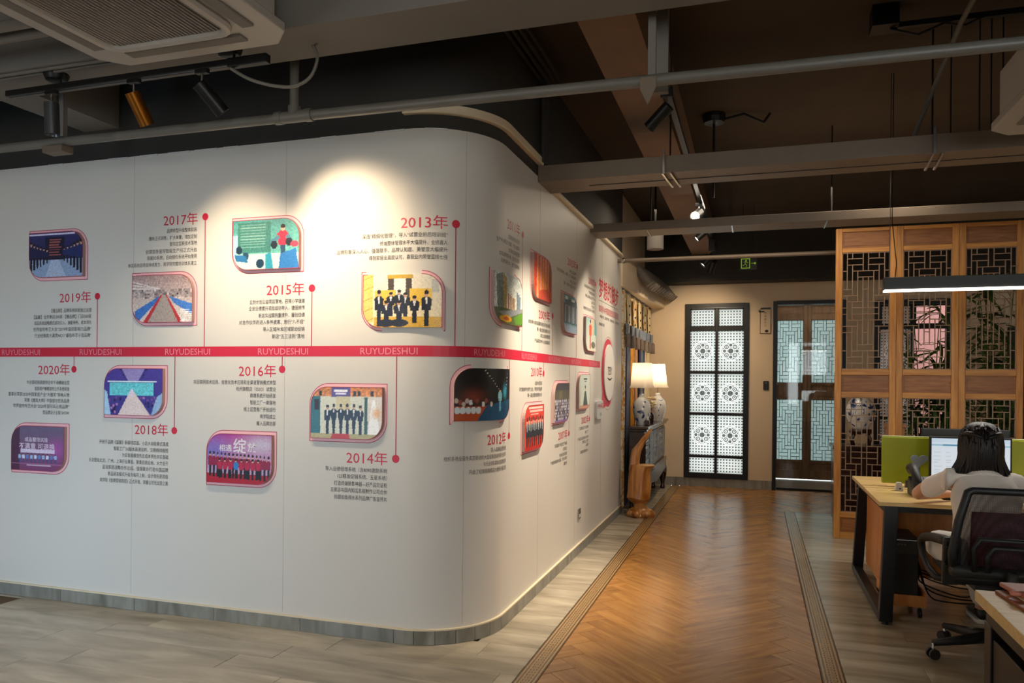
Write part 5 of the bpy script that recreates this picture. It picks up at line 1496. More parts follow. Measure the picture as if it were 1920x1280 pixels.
def table_lamp(label, x, y, rb, rt, pm, zt=1.685, zb=1.39, vr=.105, power=8):
    z0 = .955
    t = thing('table_lamp', label, 'lamp', (x, y, z0), 'porcelain table lamps on the console')
    MB().lathe((x, y, z0), [(vr * .62, 0), (vr * .6, .015), (vr * .62, .02), (vr * .95, .13), (vr, .20), (vr * .85, .27), (vr * .45, .315), (vr * .30, .335), (vr * .32, .36), (vr * .2, .365)], 28).build('porcelain_body', pm, t, smooth=True)
    MB().tube([(x, y, z0 + .36), (x, y, zt - .02)], .006, 8).build('stem', M['chrome'], t)
    H_ = zt - zb; prof = [(rb, zb - z0), (rb * .87, zb - z0 + H_ * .12), (rt + (rb - rt) * .42, zb - z0 + H_ * .4), (rt + (rb - rt) * .14, zb - z0 + H_ * .72), (rt, zt - z0)]
    b = MB(); n = 32
    vs = []
    for r_, z_ in prof: vs += [(x + r_ * math.cos(2 * PI * k / n), y + r_ * math.sin(2 * PI * k / n), z0 + z_) for k in range(n)]
    b.add(vs, [(i * n + k, i * n + (k + 1) % n, (i + 1) * n + (k + 1) % n, (i + 1) * n + k) for i in range(len(prof) - 1) for k in range(n)])
    b.build('lamp_shade', M['shade'], t, smooth=True)
    MB().ell((x, y, zb + .13), (.028, .028, .035), 12, 8).build('bulb', M['lamp_dim'], t, smooth=True)
    L = bpy.data.lights.new('bulb_light', 'POINT'); L.energy = power; L.color = WARM2; L.shadow_soft_size = .05
    o = bpy.data.objects.new('bulb_light', L); COL.objects.link(o); o.location = (x, y, zb + .19)
    MB().ell((x, y, zt), (.01, .01, .014), 8, 6).build('finial', M['chrome'], t)
    return t


table_lamp('blue-and-white porcelain lamp with bell shade, nearer on the console', -1.268, 9.0, .15, .112, M['porcelain'], power=2.2)
table_lamp('paler porcelain lamp with brightly lit shade, farther on the console', -1.19, 9.9, .137, .088, M['porcelain2'], zt=1.69, power=6)
t = thing('flower_arrangement', 'cream flowers with dried stems between the two table lamps', 'flowers', (-1.23, 9.45, .955))
MB().lathe((-1.23, 9.45, .955), [(.04, 0), (.055, .05), (.05, .10), (.03, .13)], 14).build('vase', M['walnut'], t, smooth=True)
fr = random.Random(4)
for k in range(26):
    c_ = (-1.23 + fr.uniform(-.05, .055), 9.45 + fr.uniform(-.1, .1), 1.17 + fr.uniform(-.04, .10))
    b = MB()
    for q in range(5):
        a = q * 2 * PI / 5 + k
        b.ell((c_[0] + .014 * math.cos(a), c_[1] + .014 * math.sin(a), c_[2] + .004), (.016, .016, .010), 7, 4)
    b.build('blossom', M['creamcloth'], t, smooth=True)
for k in range(14):
    a = fr.uniform(0, 6.28)
    MB().tube([(-1.23, 9.45, 1.06), (-1.23 + .03 * math.cos(a), 9.45 + .05 * math.sin(a), 1.13), (-1.23 + .06 * math.cos(a), 9.45 + .1 * math.sin(a), 1.06 + fr.uniform(0, .12))], [.004, .003, .001], 5).build('dried_stem', M['goldcloth'], t)
t = thing('incense_box', 'small dark wooden block with a pale ornament at the console front edge', 'ornament', (-1.195, 8.95, .955))
MB().box(-1.215, 8.90, .955, -1.165, 8.96, 1.01).build('block', M['walnut'], t, bevel=.004)
MB().lathe((-1.19, 8.93, 1.01), [(.02, 0), (.024, .01), (.012, .03), (.004, .05)], 10).build('ornament', M['white'], t, smooth=True)


def loft(b, secs, n=40, seed=1, gro=.08, cap=True):
    """secs: (cx, cy, z, rx, ry, tilt) rings with gnarly radius"""
    rg = random.Random(seed); ph = [rg.uniform(0, 6.28) for _ in range(8)]
    vs = []
    for j, (cx, cy, z, rx, ry) in enumerate(secs):
        for k in range(n):
            a = 2 * PI * k / n
            tw = j * .06
            q = 1 + gro * (.8 * math.sin(3 * a + ph[0] + tw * 2) + .7 * math.sin(5 * a + ph[1] - tw * 3) + .45 * math.sin(9 * a + ph[2] + tw * 5) + .3 * math.sin(14 * a + ph[3] + .5 * j))
            vs.append((cx + rx * q * math.cos(a), cy + ry * q * math.sin(a), z + .012 * math.sin(2 * a + j)))
    m = len(secs)
    fs = [(j * n + k, j * n + (k + 1) % n, (j + 1) * n + (k + 1) % n, (j + 1) * n + k) for j in range(m - 1) for k in range(n)]
    if cap: fs += [tuple(reversed(range(n))), tuple((m - 1) * n + k for k in range(n))]
    b.add(vs, fs); return b


t = thing('root_wood_stool', 'carved root-wood seat with a leaning back rising to a point, before the console', 'stool', (-1.18, 8.27, 0))
b = MB()
loft(b, [(-1.165, 8.27, .0, .125, .11), (-1.16, 8.27, .03, .13, .115), (-1.17, 8.28, .07, .12, .10), (-1.18, 8.31, .095, .07, .06), (-1.185, 8.32, .135, .055, .05), (-1.195, 8.30, .165, .085, .075), (-1.20, 8.28, .20, .122, .108), (-1.19, 8.28, .26, .12, .105),
         (-1.185, 8.28, .34, .122, .105), (-1.185, 8.28, .42, .115, .10), (-1.18, 8.28, .49, .112, .095), (-1.175, 8.28, .53, .118, .095), (-1.16, 8.28, .556, .128, .09)], 44, 3, .07)
b.build('trunk', M['root'], t, smooth='auto')
MB().lathe((-1.115, 8.275, .553), [(.0, .012), (.088, .012), (.095, .006), (.09, 0)], 28).build('seat_rim', mat('pale_cut_wood', '#e0b070', .4), t, smooth='auto')
b = MB()
loft(b, [(-1.245, 8.30, .50, .058, .055), (-1.245, 8.30, .58, .05, .05), (-1.235, 8.30, .65, .05, .045), (-1.225, 8.30, .71, .052, .045), (-1.20, 8.30, .76, .045, .04), (-1.165, 8.30, .81, .038, .034), (-1.13, 8.29, .855, .032, .028), (-1.10, 8.28, .89, .026, .022), (-1.075, 8.28, .925, .017, .014), (-1.062, 8.28, .948, .005, .005)], 30, 8, .08)
b.build('back', M['root'], t, smooth='auto')
b = MB()
for k, (a, z, r) in enumerate(((.3, .03, .045), (1.2, .03, .05), (2.3, .035, .05), (3.6, .03, .045), (4.4, .04, .05), (5.3, .045, .055))):
    b.ell((-1.165 + .115 * math.cos(a), 8.27 + .10 * math.sin(a), z), (r, r * .9, .038), 12, 8)
b.build('foot_burr', M['root'], t, smooth=True)
flush()

# ================================================================== behind the partition
t = thing('low_cabinet', 'dark low cabinet behind the pine partition, carrying the porcelain jar', 'cabinet', (1.1, 8.5, 0))
MB().box(.78, 8.3, .06, 1.5, 8.7, .80).build('carcase', M['walnut'], t, bevel=.004); MB().box(.76, 8.28, .80, 1.52, 8.72, .835).build('top', M['walnut'], t, bevel=.005)
for k in range(3):
    dr = MB().box(.80 + k * .235, 8.285, .10, 1.02 + k * .235, 8.30, .78).build('door', M['walnut'], t, bevel=.004); MB().box(.995 + k * .235, 8.27, .42, 1.003 + k * .235, 8.285, .52).build('handle', M['gold'], dr)
for x in (.80, 1.46):
    for y in (8.32, 8.66): MB().box(x, y, 0, x + .03, y + .03, .06).build('foot', M['walnut'], t)
t = thing('porcelain_jar', 'large blue-and-white porcelain jar on a dark stand, seen through the pine lattice', 'jar', (1.04, 8.5, .835))
MB().lathe((1.04, 8.5, 1.0), [(.08, 0), (.085, .02), (.13, .10), (.143, .18), (.13, .26), (.085, .305), (.08, .325), (.088, .33)], 28).build('body', M['porcelain'], t, smooth=True)
MB().lathe((1.04, 8.5, .95), [(.10, .0), (.115, .03), (.105, .05), (.0, .05)], 20).build('stand_ring', M['walnut'], t)
for k in range(4):
    a = PI / 4 + k * PI / 2
    MB().tube([(1.04 + .085 * math.cos(a), 8.5 + .085 * math.sin(a), .965), (1.04 + .12 * math.cos(a), 8.5 + .12 * math.sin(a), .90), (1.04 + .10 * math.cos(a), 8.5 + .10 * math.sin(a), .836)], [.016, .013, .014], 8).build('stand_leg', M['walnut'], t, smooth=True)
t = thing('tea_box', 'plain reddish-brown wooden box beside the porcelain jar', 'box', (1.35, 8.5, .835))
MB().box(1.27, 8.42, .835, 1.44, 8.58, 1.03).build('body', M['deskside'], t, bevel=.006); MB().box(1.262, 8.412, 1.03, 1.448, 8.588, 1.06).build('lid', M['deskside'], t, bevel=.006)

leafm = []
for k in range(3):
    L_ = .24 + .04 * k; n = 7; vs = []
    for i in range(n):
        u = i / (n - 1); w_ = .019 * math.sin(PI * min(u * .9 + .08, 1)) ** .8
        x = L_ * u; z = -.10 * u * u * L_ * 5 * (.6 + .3 * k)
        vs += [(x, -w_, z + .004), (x, 0, z), (x, w_, z + .004)]
    fs = []
    for i in range(n - 1):
        for q in (0, 1): fs.append((i * 3 + q, i * 3 + q + 1, (i + 1) * 3 + q + 1, (i + 1) * 3 + q))
    me = bpy.data.meshes.new('leaf'); me.from_pydata(vs, [], fs); me.materials.append(M['foliage']); me.polygons.foreach_set('use_smooth', [True] * len(fs)); me.update(); leafm.append(me)


def palm(label, x, y, h, n_st, seed, nf=9):
    rg = random.Random(seed)
    t = thing('potted_palm', label, 'plant', (x, y, 0), 'tall palms behind the partition')
    MB().lathe((x, y, 0), [(.13, 0), (.17, .20), (.18, .34), (.165, .34), (.15, .30), (0, .30)], 24).build('pot', M['pot'], t, smooth='auto')
    cnt = 0
    for s_ in range(n_st):
        a = rg.uniform(0, 6.28); lean = rg.uniform(.05, .28); hh = h * rg.uniform(.6, 1.0)
        bx, by = x + .07 * math.cos(a), y + .07 * math.sin(a)
        pts = [Vector((bx + lean * math.cos(a) * u ** 2, by + lean * .7 * math.sin(a) * u ** 2, .3 + (hh - .3) * u)) for u in [i / 6 for i in range(7)]]
        MB().tube(pts, [.010 - .001 * i for i in range(7)], 6).build('cane', M['stem'], t, smooth=True)
        for f_ in range(nf):
            u = rg.uniform(.25, 1.0); i = min(int(u * 6), 5); p = pts[i].lerp(pts[i + 1], u * 6 - i)
            az = rg.uniform(0, 6.28)
            for q in range(3):
                cnt += 1
                if cnt > 290: return t
                link('leaf', leafm[rg.randrange(3)], t, p, (rg.uniform(-.5, .5), rg.uniform(-.9, .35), az + (q - 1) * .55), (1, 1, 1))
    return t


palm('tall leafy palm behind the middle partition leaf', 1.72, 8.95, 2.55, 9, 2, 10)
palm('tall leafy palm behind the rightmost partition leaf', 2.30, 8.7, 2.75, 9, 5, 10)
palm('slimmer palm farther back, before the far wall at right', 2.15, 10.1, 2.3, 6, 8, 9)
t = thing('folding_screen_panel', 'narrow dark cloth panel standing behind the rightmost partition leaf', 'screen', (2.9, 9.6, 0))
MB().box(2.65, 9.6, 0.0, 3.1, 9.63, 2.1).build('panel', M['dark_wall'], t, bevel=.004)

# ================================================================== office desk with its things
t = thing('office_desk', 'light wood double desk with black tube legs in front of the pine partition', 'desk', (1.6, 5.75, 0))
DX0, DX1, DY0, DY1 = .728, 3.0, 5.08, 6.42
for a, c_ in ((DY0, 5.735), (5.765, DY1)):
    MB().box(DX0, a, .725, DX1, c_, .75).build('desktop', M['desk'], t, bevel=.002)
MB().box(DX0 + .01, 5.735, .722, DX1, 5.765, .738).build('cable_channel', M['greyp'], t)
for x in (DX0 + .04, DX1 - .11):
    for k, y in enumerate((DY0 + .03, DY1 - .09)):
        b = MB(); xo = -.035 if x < 1 else .035
        lo = y - .03 if k == 0 else y + .06
        vs = [(x + xo, lo, 0.02), (x + xo + .075, lo, 0.02), (x + xo + .075, lo + .06, 0.02), (x + xo, lo + .06, 0.02), (x, y, .725), (x + .075, y, .725), (x + .075, y + .06, .725), (x, y + .06, .725)]
        b.add(vs, [(3, 2, 1, 0), (4, 5, 6, 7), (0, 1, 5, 4), (1, 2, 6, 5), (2, 3, 7, 6), (3, 0, 4, 7)]); lg = b.build('leg', M['black'], t, bevel=.004)
        MB().tube([(x + xo + .037, lo + .03, 0), (x + xo + .037, lo + .03, .02)], .02, 10).build('glide', M['blackp'], lg)
    xo = -.035 if x < 1 else .035
    MB().box(x + xo, DY0 + .03, .02, x + xo + .06, DY1 + .03, .07).build('bottom_rail', M['black'], t, bevel=.003)
    MB().box(x, DY0 + .06, .675, x + .06, DY1 - .05, .725).build('top_rail', M['black'], t, bevel=.003)
for y in (DY0 + .04, DY1 - .08): MB().box(DX0 + .1, y, .685, DX1 - .1, y + .04, .725).build('cross_rail', M['black'], t)
MB().box(.845, 5.72, .16, 2.95, 5.74, .71).build('modesty_panel', M['deskside'], t)
MB().box(.825, 5.50, .10, .845, 6.36, .70).build('side_panel', M['deskside'], t, bevel=.002)
b = MB()
for x0, y0, l_ in ((.80, 5.92, .10), (.83, 5.86, .12), (1.0, 5.86, .10), (.88, 5.62, .07), (.95, 5.70, .12), (1.15, 5.66, .05)): b.box(x0, y0, .7502, x0 + l_, y0 + .004, .7508)
b.build('scuff_mark', M['walnut'], t)
t = thing('desk_divider', 'lime green divider panel standing along the middle of the desk', 'divider', (1.8, 5.85, .75))
MB().box(.852, 5.835, .775, 3.0, 5.865, 1.10).build('panel', M['green'], t, bevel=.008)
MB().box(.855, 5.838, 1.10, 3.0, 5.862, 1.105).build('top_strip', mat('divider_top_strip', '#d8dca8', .5), t)
for x in (1.0, 1.9, 2.8): MB().box(x, 5.83, .75, x + .05, 5.87, .80).build('clamp', M['silver'], t)

# monitor facing the woman
c = Canvas('#dfeaf4', '#eef3f8', 200, 120)
c.R(0, 0, 1, .10, '#cfe2f2'); c.R(.0, .14, 1, .19, '#9cc4dc'); c.R(.15, .145, .75, .18, '#3f8fb4'); c.R(0, .93, 1, 1, '#9fc0dc')
for k in range(14):
    for q in range(6): c.R(.03 + q * .16, .24 + k * .05, .03 + q * .16 + rd.uniform(.03, .12), .25 + k * .05, '#b4c4d2', .8)
    c.R(0, .265 + k * .05, 1, .268 + k * .05, '#d0dae4')


def monitor(label, x0, x1, z0, z1, y, face, canvas):
    t = thing('computer_monitor', label, 'monitor', ((x0 + x1) / 2, y, .75), 'computer monitors on the desk')
    th = .03 * face
    MB().box(x0, min(y, y + th), z0, x1, max(y, y + th), z1).build('casing', M['blackp'], t, bevel=.006)
    yf = y - .001 if face > 0 else y + .001
    if canvas:
        nu, nv = 120, 72; bz = .012; vs = []; cols = []
        for j in range(nv + 1):
            for i in range(nu + 1):
                vs.append((x0 + bz + (x1 - x0 - 2 * bz) * i / nu, yf, z0 + bz * 1.6 + (z1 - z0 - 2.6 * bz) * j / nv))
                cols.append(canvas.c[min(int((1 - j / nv) * canvas.h), canvas.h - 1), min(int(i / nu * canvas.w), canvas.w - 1)])
        me = bpy.data.meshes.new('screen'); o0 = OFF[t]
        me.from_pydata([Vector(p) - o0 for p in vs], [], [(j * (nu + 1) + i, j * (nu + 1) + i + 1, (j + 1) * (nu + 1) + i + 1, (j + 1) * (nu + 1) + i) for j in range(nv) for i in range(nu)])
        m = vcol('screen_glow', .3); bn = m.node_tree.nodes['Principled BSDF']; an = [q for q in m.node_tree.nodes if q.type == 'VERTEX_COLOR'][0]
        m.node_tree.links.new(an.outputs['Color'], bn.inputs['Emission Color']); bn.inputs['Emission Strength'].default_value = .75
        for l_ in list(m.node_tree.links):
            if l_.to_socket.name == 'Base Color': m.node_tree.links.remove(l_)
        bn.inputs['Base Color'].default_value = (.02, .02, .02, 1)
        me.materials.append(m); ca = me.color_attributes.new('print', 'FLOAT_COLOR', 'POINT')
        arr = np.ones((len(vs), 4), np.float32); arr[:, :3] = np.array(cols); ca.data.foreach_set('color', arr.ravel()); me.update()
        q = bpy.data.objects.new('screen', me); COL.objects.link(q); q.parent = t; OFF[q] = o0
    xm = (x0 + x1) / 2; yb = y + th * 1.0
    MB().box(xm - .03, min(yb, yb + .02 * face), .76, xm + .03, max(yb, yb + .02 * face), z0 + .15).build('neck', M['blackp'], t)
    MB().box(xm - .11, y - .05, .75, xm + .11, y + .10, .765).build('foot', M['blackp'], t, bevel=.004)
    return t


monitor('lit computer monitor in front of the seated woman', 1.112, 1.59, .825, 1.122, 5.65, 1, c)
monitor('dark monitor seen from behind above the green divider', 1.155, 1.71, .85, 1.150, 6.15, -1, None)

t = thing('desk_phone', 'black desk telephone with an upright handset at the woman\'s left', 'telephone', (1.06, 5.45, .75))
b = MB(); b.prism([(5.36, .75), (5.56, .75), (5.56, .80), (5.53, .865), (5.36, .775)], lambda a, q, d_: (d_, a, q), .965, 1.17); b.build('base', M['blackp'], t, bevel=.004)
sc = MB(); sc.prism([(5.455, .826), (5.525, .862), (5.523, .866), (5.453, .830)], lambda a, q, d_: (d_, a, q), 1.05, 1.155); sc.build('display', M['greyp'], t)
for i in range(3):
    for j in range(4):
        u = .1 + j * .11
        MB().box(1.06 + i * .033, 5.375 + j * .018, .785 + j * .0095, 1.082 + i * .033, 5.386 + j * .018, .792 + j * .0095).build('key', M['silver'], t)
b = MB(); b.tube([(1.0, 5.37, .775), (.995, 5.365, .81), (.99, 5.385, .86), (.985, 5.43, .905), (.985, 5.48, .93), (.985, 5.53, .915), (.985, 5.55, .89)], [.02, .034, .026, .025, .030, .036, .024], 14); b.build('handset', M['blackp'], t, smooth=True)
t = thing('desk_speaker', 'small white tapered block on the desk beside the green divider', 'box', (.93, 5.66, .75))
b = MB(); vs = [(.905, 5.63, .75), (.955, 5.63, .75), (.955, 5.68, .75), (.905, 5.68, .75), (.914, 5.64, .806), (.946, 5.64, .806), (.946, 5.67, .806), (.914, 5.67, .806)]
b.add(vs, [(3, 2, 1, 0), (4, 5, 6, 7), (0, 1, 5, 4), (1, 2, 6, 5), (2, 3, 7, 6), (3, 0, 4, 7)]).build('body', M['white'], t, bevel=.004)
MB().ell((.934, 5.629, .765), (.005, .003, .005), 8, 5).build('button', M['blackp'], t)
t = thing('heart_ornament', 'translucent grey heart-shaped ornament against the green divider', 'ornament', (1.08, 5.80, .75))
P_ = [(.05 * math.sin(a) ** 3 * .95, .046 * (math.cos(a) * 13 - 5 * math.cos(2 * a) - 2 * math.cos(3 * a) - math.cos(4 * a)) / 17) for a in [2 * PI * k / 28 for k in range(28)]]
b = MB(); b.prism(P_, lambda a, q, d_: (1.08 + a * 1.15, 5.80 + d_, .945 + q * 1.1), 0, .012); b.build('heart', mat('cloudy_plastic', '#8e9ea8', .3), t, bevel=.003)
MB().tube([(1.08, 5.806, .75), (1.08, 5.806, .90)], .004, 6).build('stem', M['silver'], t)
t = thing('keyboard', 'dark computer keyboard in front of the lit monitor', 'keyboard', (1.33, 5.38, .75))
b = MB().box(1.12, 5.30, .75, 1.54, 5.44, .765); kb = b.build('body', M['blackp'], t, bevel=.004)
b = MB()
for i in range(20):
    for j in range(5): b.box(1.13 + i * .0203, 5.308 + j * .026, .765, 1.147 + i * .0203, 5.329 + j * .026, .770)
o = b.build('keys', M['greyp'], t); o['kind'] = 'stuff'

t = thing('tower_stand', 'low wheeled laminate stand holding the computer tower under the desk', 'stand', (.93, 5.45, 0))
MB().box(.80, 5.28, .075, 1.03, 5.66, .095).build('shelf', M['deskside'], t); MB().box(.80, 5.275, .075, 1.03, 5.29, .145).build('front_board', M['deskside'], t, bevel=.002)
MB().box(.80, 5.28, .075, .812, 5.66, .16).build('side_board', M['deskside'], t); MB().box(1.018, 5.28, .075, 1.03, 5.66, .16).build('side_board', M['deskside'], t)
for x in (.83, 1.0):
    for y in (5.32, 5.62):
        MB().tube([(x - .01, y, .028), (x + .01, y, .028)], .028, 14).build('caster', M['blackp'], t); MB().box(x - .006, y - .01, .04, x + .006, y + .01, .075).build('caster_fork', M['silver'], t)
t = thing('computer_tower', 'black computer tower standing on the wheeled stand under the desk', 'computer', (.9, 5.46, .095))
MB().box(.835, 5.295, .096, .985, 5.62, .50).build('case', M['blackp'], t, bevel=.005)
MB().box(.84, 5.288, .40, .98, 5.296, .49).build('drive_bay', M['greyp'], t, bevel=.002); MB().box(.845, 5.284, .485, .975, 5.29, .49).build('trim', M['chrome'], t)
for k in range(4): MB().box(.85 + k * .018, 5.285, .455, .86 + k * .018, 5.29, .462).build('port', M['silver'], t)
t = thing('cable_tangle', 'tangle of black cables hanging and lying under the desk', 'cable', (1.2, 5.6, 0))
cr = random.Random(6)
for k in range(6):
    z = .05 + .03 * k
    q = lambda a: cr.uniform(-a, a)
    MB().tube(smoothpts([(.99, 5.63, .40 - .03 * k), (1.03 + q(.03), 5.64, .25 + q(.05)), (1.10 + q(.04), 5.60 + q(.03), z + .04), (1.25 + q(.05), 5.56 + q(.04), z + q(.02)), (1.42 + q(.04), 5.58 + q(.03), z + .02), (1.46, 5.62, z + .12 + q(.05)), (1.36 + q(.05), 5.68, .42)]), .005, 6).build('cable', M['black'], t, smooth=True)

# ================================================================== office chair
t = thing('office_chair', 'black mesh-backed swivel armchair the woman sits on', 'chair', (1.22, 4.66, 0))
cx, cy = 1.22, 4.64
BY = 4.36
def bk(x, z): return (cx + x, BY - .10 * max(0, z - .55) + .05 * (x / .25) ** 2 * -1 + .03, z)
fr_ = [(-.255, .55), (-.262, .62), (-.235, .78), (-.195, .925), (-.175, .938), (.175, .938), (.195, .925), (.235, .78), (.262, .62), (.255, .55)]
b = MB()
pts = [bk(*p) for p in fr_]
for i in range(len(pts) - 1):
    w_ = .05 if i not in (4,) else .036
    b.bar(pts[i], pts[i + 1], w_ if i != 4 else .03, .03 if i != 4 else .036, up=(0, 1, 0) if i == 4 else (1, 0, 0)) if False else None
b.tube([bk(*p) for p in fr_], .021, 10)
b.build('back_frame', M['blackp'], t, smooth=True)
b = MB(); vs = []
nz, nx = 14, 16
for j in range(nz + 1):
    z = .52 + (.93 - .52) * j / nz
    hw = .258 if z < .62 else .258 - (z - .62) * .21
    for i in range(nx + 1): vs.append(bk(-hw + 2 * hw * i / nx, z))
b.add(vs, [(j * (nx + 1) + i, j * (nx + 1) + i + 1, (j + 1) * (nx + 1) + i + 1, (j + 1) * (nx + 1) + i) for j in range(nz) for i in range(nx)])
b.build('back_mesh', M['mesh'], t, smooth=True)
b = MB(); b.tube([bk(-.262, .53), bk(-.13, .515), bk(0, .51), bk(.13, .515), bk(.262, .53)], .03, 10); b.build('lower_bar', M['greyp'], t, smooth=True)
for r_, w_, zt in ((.17, .014, .695), (.11, .014, .655)):
    q = [(-r_ + .01, .53), (-r_ - .0, zt - .05), (-r_ + .03, zt), (r_ - .03, zt), (r_, zt - .05), (r_ - .01, .53)]
    MB().tube([(cx + x, BY - .03 - .10 * max(0, z - .55), z) for x, z in q], w_, 8).build('lumbar_loop', M['blackp'], t, smooth=True)
b = MB(); b.box(cx - .24, 4.42, .435, cx + .24, 4.90, .50); b.build('seat', M['blackp'], t, bevel=.03, seg=3)
b = MB(); b.box(cx - .12, 4.5, .39, cx + .12, 4.78, .435); b.build('tilt_mechanism', M['greyp'], t, bevel=.006)
MB().tube([(cx, 4.44, .42), (cx, 4.33, .42), (cx, 4.31, .54)], [.03, .03, .025], 8).build('back_spine', M['greyp'], t, smooth=True)
for sx in (-1, 1):
    b = MB(); X = cx + sx * .285
    b.tube([(X - sx * .02, 4.37, .66), (X, 4.42, .665), (X + sx * .015, 4.62, .64), (X + sx * .02, 4.78, .605), (X + sx * .02, 4.85, .57), (X + sx * .015, 4.83, .50), (X, 4.74, .44), (X - sx * .02, 4.66, .415), (X - sx * .10, 4.62, .41)], [.028, .026, .024, .024, .022, .020, .020, .022, .02], 10)
    b.build('arm_loop', M['blackp'], t, smooth=True)
    b = MB(); b.bar((X - sx * .03, 4.36, .69), (X - sx * .045, 4.46, .43), .035, .085, up=(1, 0, 0)); ap = b.build('arm_plate', M['greyp'], t, bevel=.012)
    for z, y in ((.64, 4.35), (.55, 4.385)):
        MB().tube([(X - sx * .0, y, z), (X - sx * .03, y, z)], .010, 10).build('bolt', M['black'], ap)
MB().tube([(cx, cy, .10), (cx, cy, .24)], .032, 12).build('gas_sleeve', M['blackp'], t); MB().tube([(cx, cy, .24), (cx, cy, .40)], .016, 12).build('gas_piston', M['chrome'], t)
for k in range(5):
    a = math.radians(196 + 72 * k); e = Vector((cx + .31 * math.cos(a), cy + .31 * math.sin(a), .085))
    lg = MB().tube([(cx, cy, .125), Vector((cx, cy, .12)).lerp(e, .5), e], [.034, .027, .018], 8).build('base_spoke', M['blackp'], t, smooth=True)
    tn = Vector((-math.sin(a), math.cos(a), 0))
    for s_ in (-1, 1): MB().tube([e + tn * (.010 * s_) + Vector((0, 0, -.057)), e + tn * (.024 * s_) + Vector((0, 0, -.057))], .028, 14).build('caster', M['blackp'], lg)
    MB().tube([e + Vector((0, 0, -.03)), e], .008, 8).build('caster_stem', M['chrome'], lg)
t = thing('seat_cushion', 'maroon cushion between the mesh chair back and the woman', 'cushion', (1.26, 4.49, .5))
b = MB(); vs = []
for j in range(9):
    for i in range(13):
        u, v = i / 12 * 2 - 1, j / 8 * 2 - 1
        th = .035 * (1 - u ** 4) * (1 - v ** 4)
        vs.append((1.27 + u * .20, 4.487 - th + .012 * math.sin(5 * u) * .5 - .05 * (v + 1) * .5, .665 + v * .15))
for j in range(9):
    for i in range(13):
        u, v = i / 12 * 2 - 1, j / 8 * 2 - 1
        th = .03 * (1 - u ** 4) * (1 - v ** 4)
        vs.append((1.27 + u * .20, 4.487 + th - .05 * (v + 1) * .5, .665 + v * .15))
fs = []
for o_, fl_ in ((0, 1), (117, -1)):
    for j in range(8):
        for i in range(12):
            q = (o_ + j * 13 + i, o_ + j * 13 + i + 1, o_ + (j + 1) * 13 + i + 1, o_ + (j + 1) * 13 + i); fs.append(q if fl_ > 0 else q[::-1])
b.add(vs, fs); b.build('cushion_cover', M['maroon'], t, smooth=True)

# ================================================================== seated woman
def skin_mesh(name, joints, edges, m, parent, sub=2, root=0, post=None):
    me = bpy.data.meshes.new('skeleton'); me.from_pydata([j[0] for j in joints], edges, []); me.update()
    o = bpy.data.objects.new('skeleton', me); COL.objects.link(o)
    md = o.modifiers.new('skin', 'SKIN'); md.use_smooth_shade = True; md.branch_smoothing = .6
    for i, j in enumerate(joints):
        r = j[1]; sv = me.skin_vertices[0].data[i]; sv.radius = r if isinstance(r, tuple) else (r, r); sv.use_root = (i == root)
    s_ = o.modifiers.new('sub', 'SUBSURF'); s_.levels = sub; s_.render_levels = sub
    dg = bpy.context.evaluated_depsgraph_get(); dg.update()
    me2 = bpy.data.meshes.new_from_object(o.evaluated_get(dg), depsgraph=dg)
    bpy.data.objects.remove(o); bpy.data.meshes.remove(me)
    me2.materials.clear(); me2.materials.append(m); me2.name = name
    me2.polygons.foreach_set('use_smooth', [True] * len(me2.polygons))
    o0 = OFF[parent]; n = len(me2.vertices); co = np.empty(n * 3); me2.vertices.foreach_get('co', co); co = co.reshape(-1, 3)
    if post: co = np.array([post(Vector(p)) for p in co])
    co -= np.array(o0); me2.vertices.foreach_set('co', co.ravel()); me2.update()
    q = bpy.data.objects.new(name, me2); COL.objects.link(q); q.parent = parent; OFF[q] = o0
    return q


wx, wy = 1.195, 4.62
t = thing('person', 'woman with dark shoulder-length half-up hair and pale T-shirt, seated at the desk, back to us', 'person', (wx, wy, .5))
V = Vector
J = [((wx, wy, .55), .11), ((wx, wy + .01, .68), .095), ((wx, wy + .05, .82), .085), ((wx, wy + .10, .91), .06), ((wx, wy + .13, .995), .048), ((wx - .002, wy + .155, 1.05), .046),
     ((wx - .002, wy + .19, 1.125), .082), ((wx - .002, wy + .19, 1.185), .072),                                                           # 7
     ((wx - .150, wy + .125, .935), .042), ((wx - .245, wy + .33, .86), .041), ((wx - .265, wy + .46, .805), .036), ((wx - .12, wy + .60, .795), .030), ((wx - .01, wy + .68, .79), .022),   # 12 left arm
     ((wx + .150, wy + .125, .935), .042), ((wx + .245, wy + .33, .86), .041), ((wx + .27, wy + .46, .805), .036), ((wx + .24, wy + .62, .795), .030), ((wx + .22, wy + .72, .79), .022),   # 17 right arm
     ((wx - .10, wy + .03, .545), .085), ((wx - .15, wy + .20, .545), .078), ((wx - .16, wy + .40, .53), .062), ((wx + .07, wy + .56, .31), .045), ((wx + .15, wy + .72, .10), .034), ((wx + .15, wy + .80, .05), .03),    # 23
     ((wx + .10, wy + .03, .545), .085), ((wx + .14, wy + .24, .545), .078), ((wx + .16, wy + .45, .53), .062), ((wx + .20, wy + .60, .30), .048), ((wx + .25, wy + .80, .10), .034), ((wx + .25, wy + .90, .05), .03)]   # 29
E_ = [(0, 1), (1, 2), (2, 3), (3, 4), (4, 5), (5, 6), (6, 7), (3, 8), (8, 9), (9, 10), (10, 11), (11, 12), (3, 13), (13, 14), (14, 15), (15, 16), (16, 17),
      (0, 18), (18, 19), (19, 20), (20, 21), (21, 22), (22, 23), (0, 24), (24, 25), (25, 26), (26, 27), (27, 28), (28, 29)]


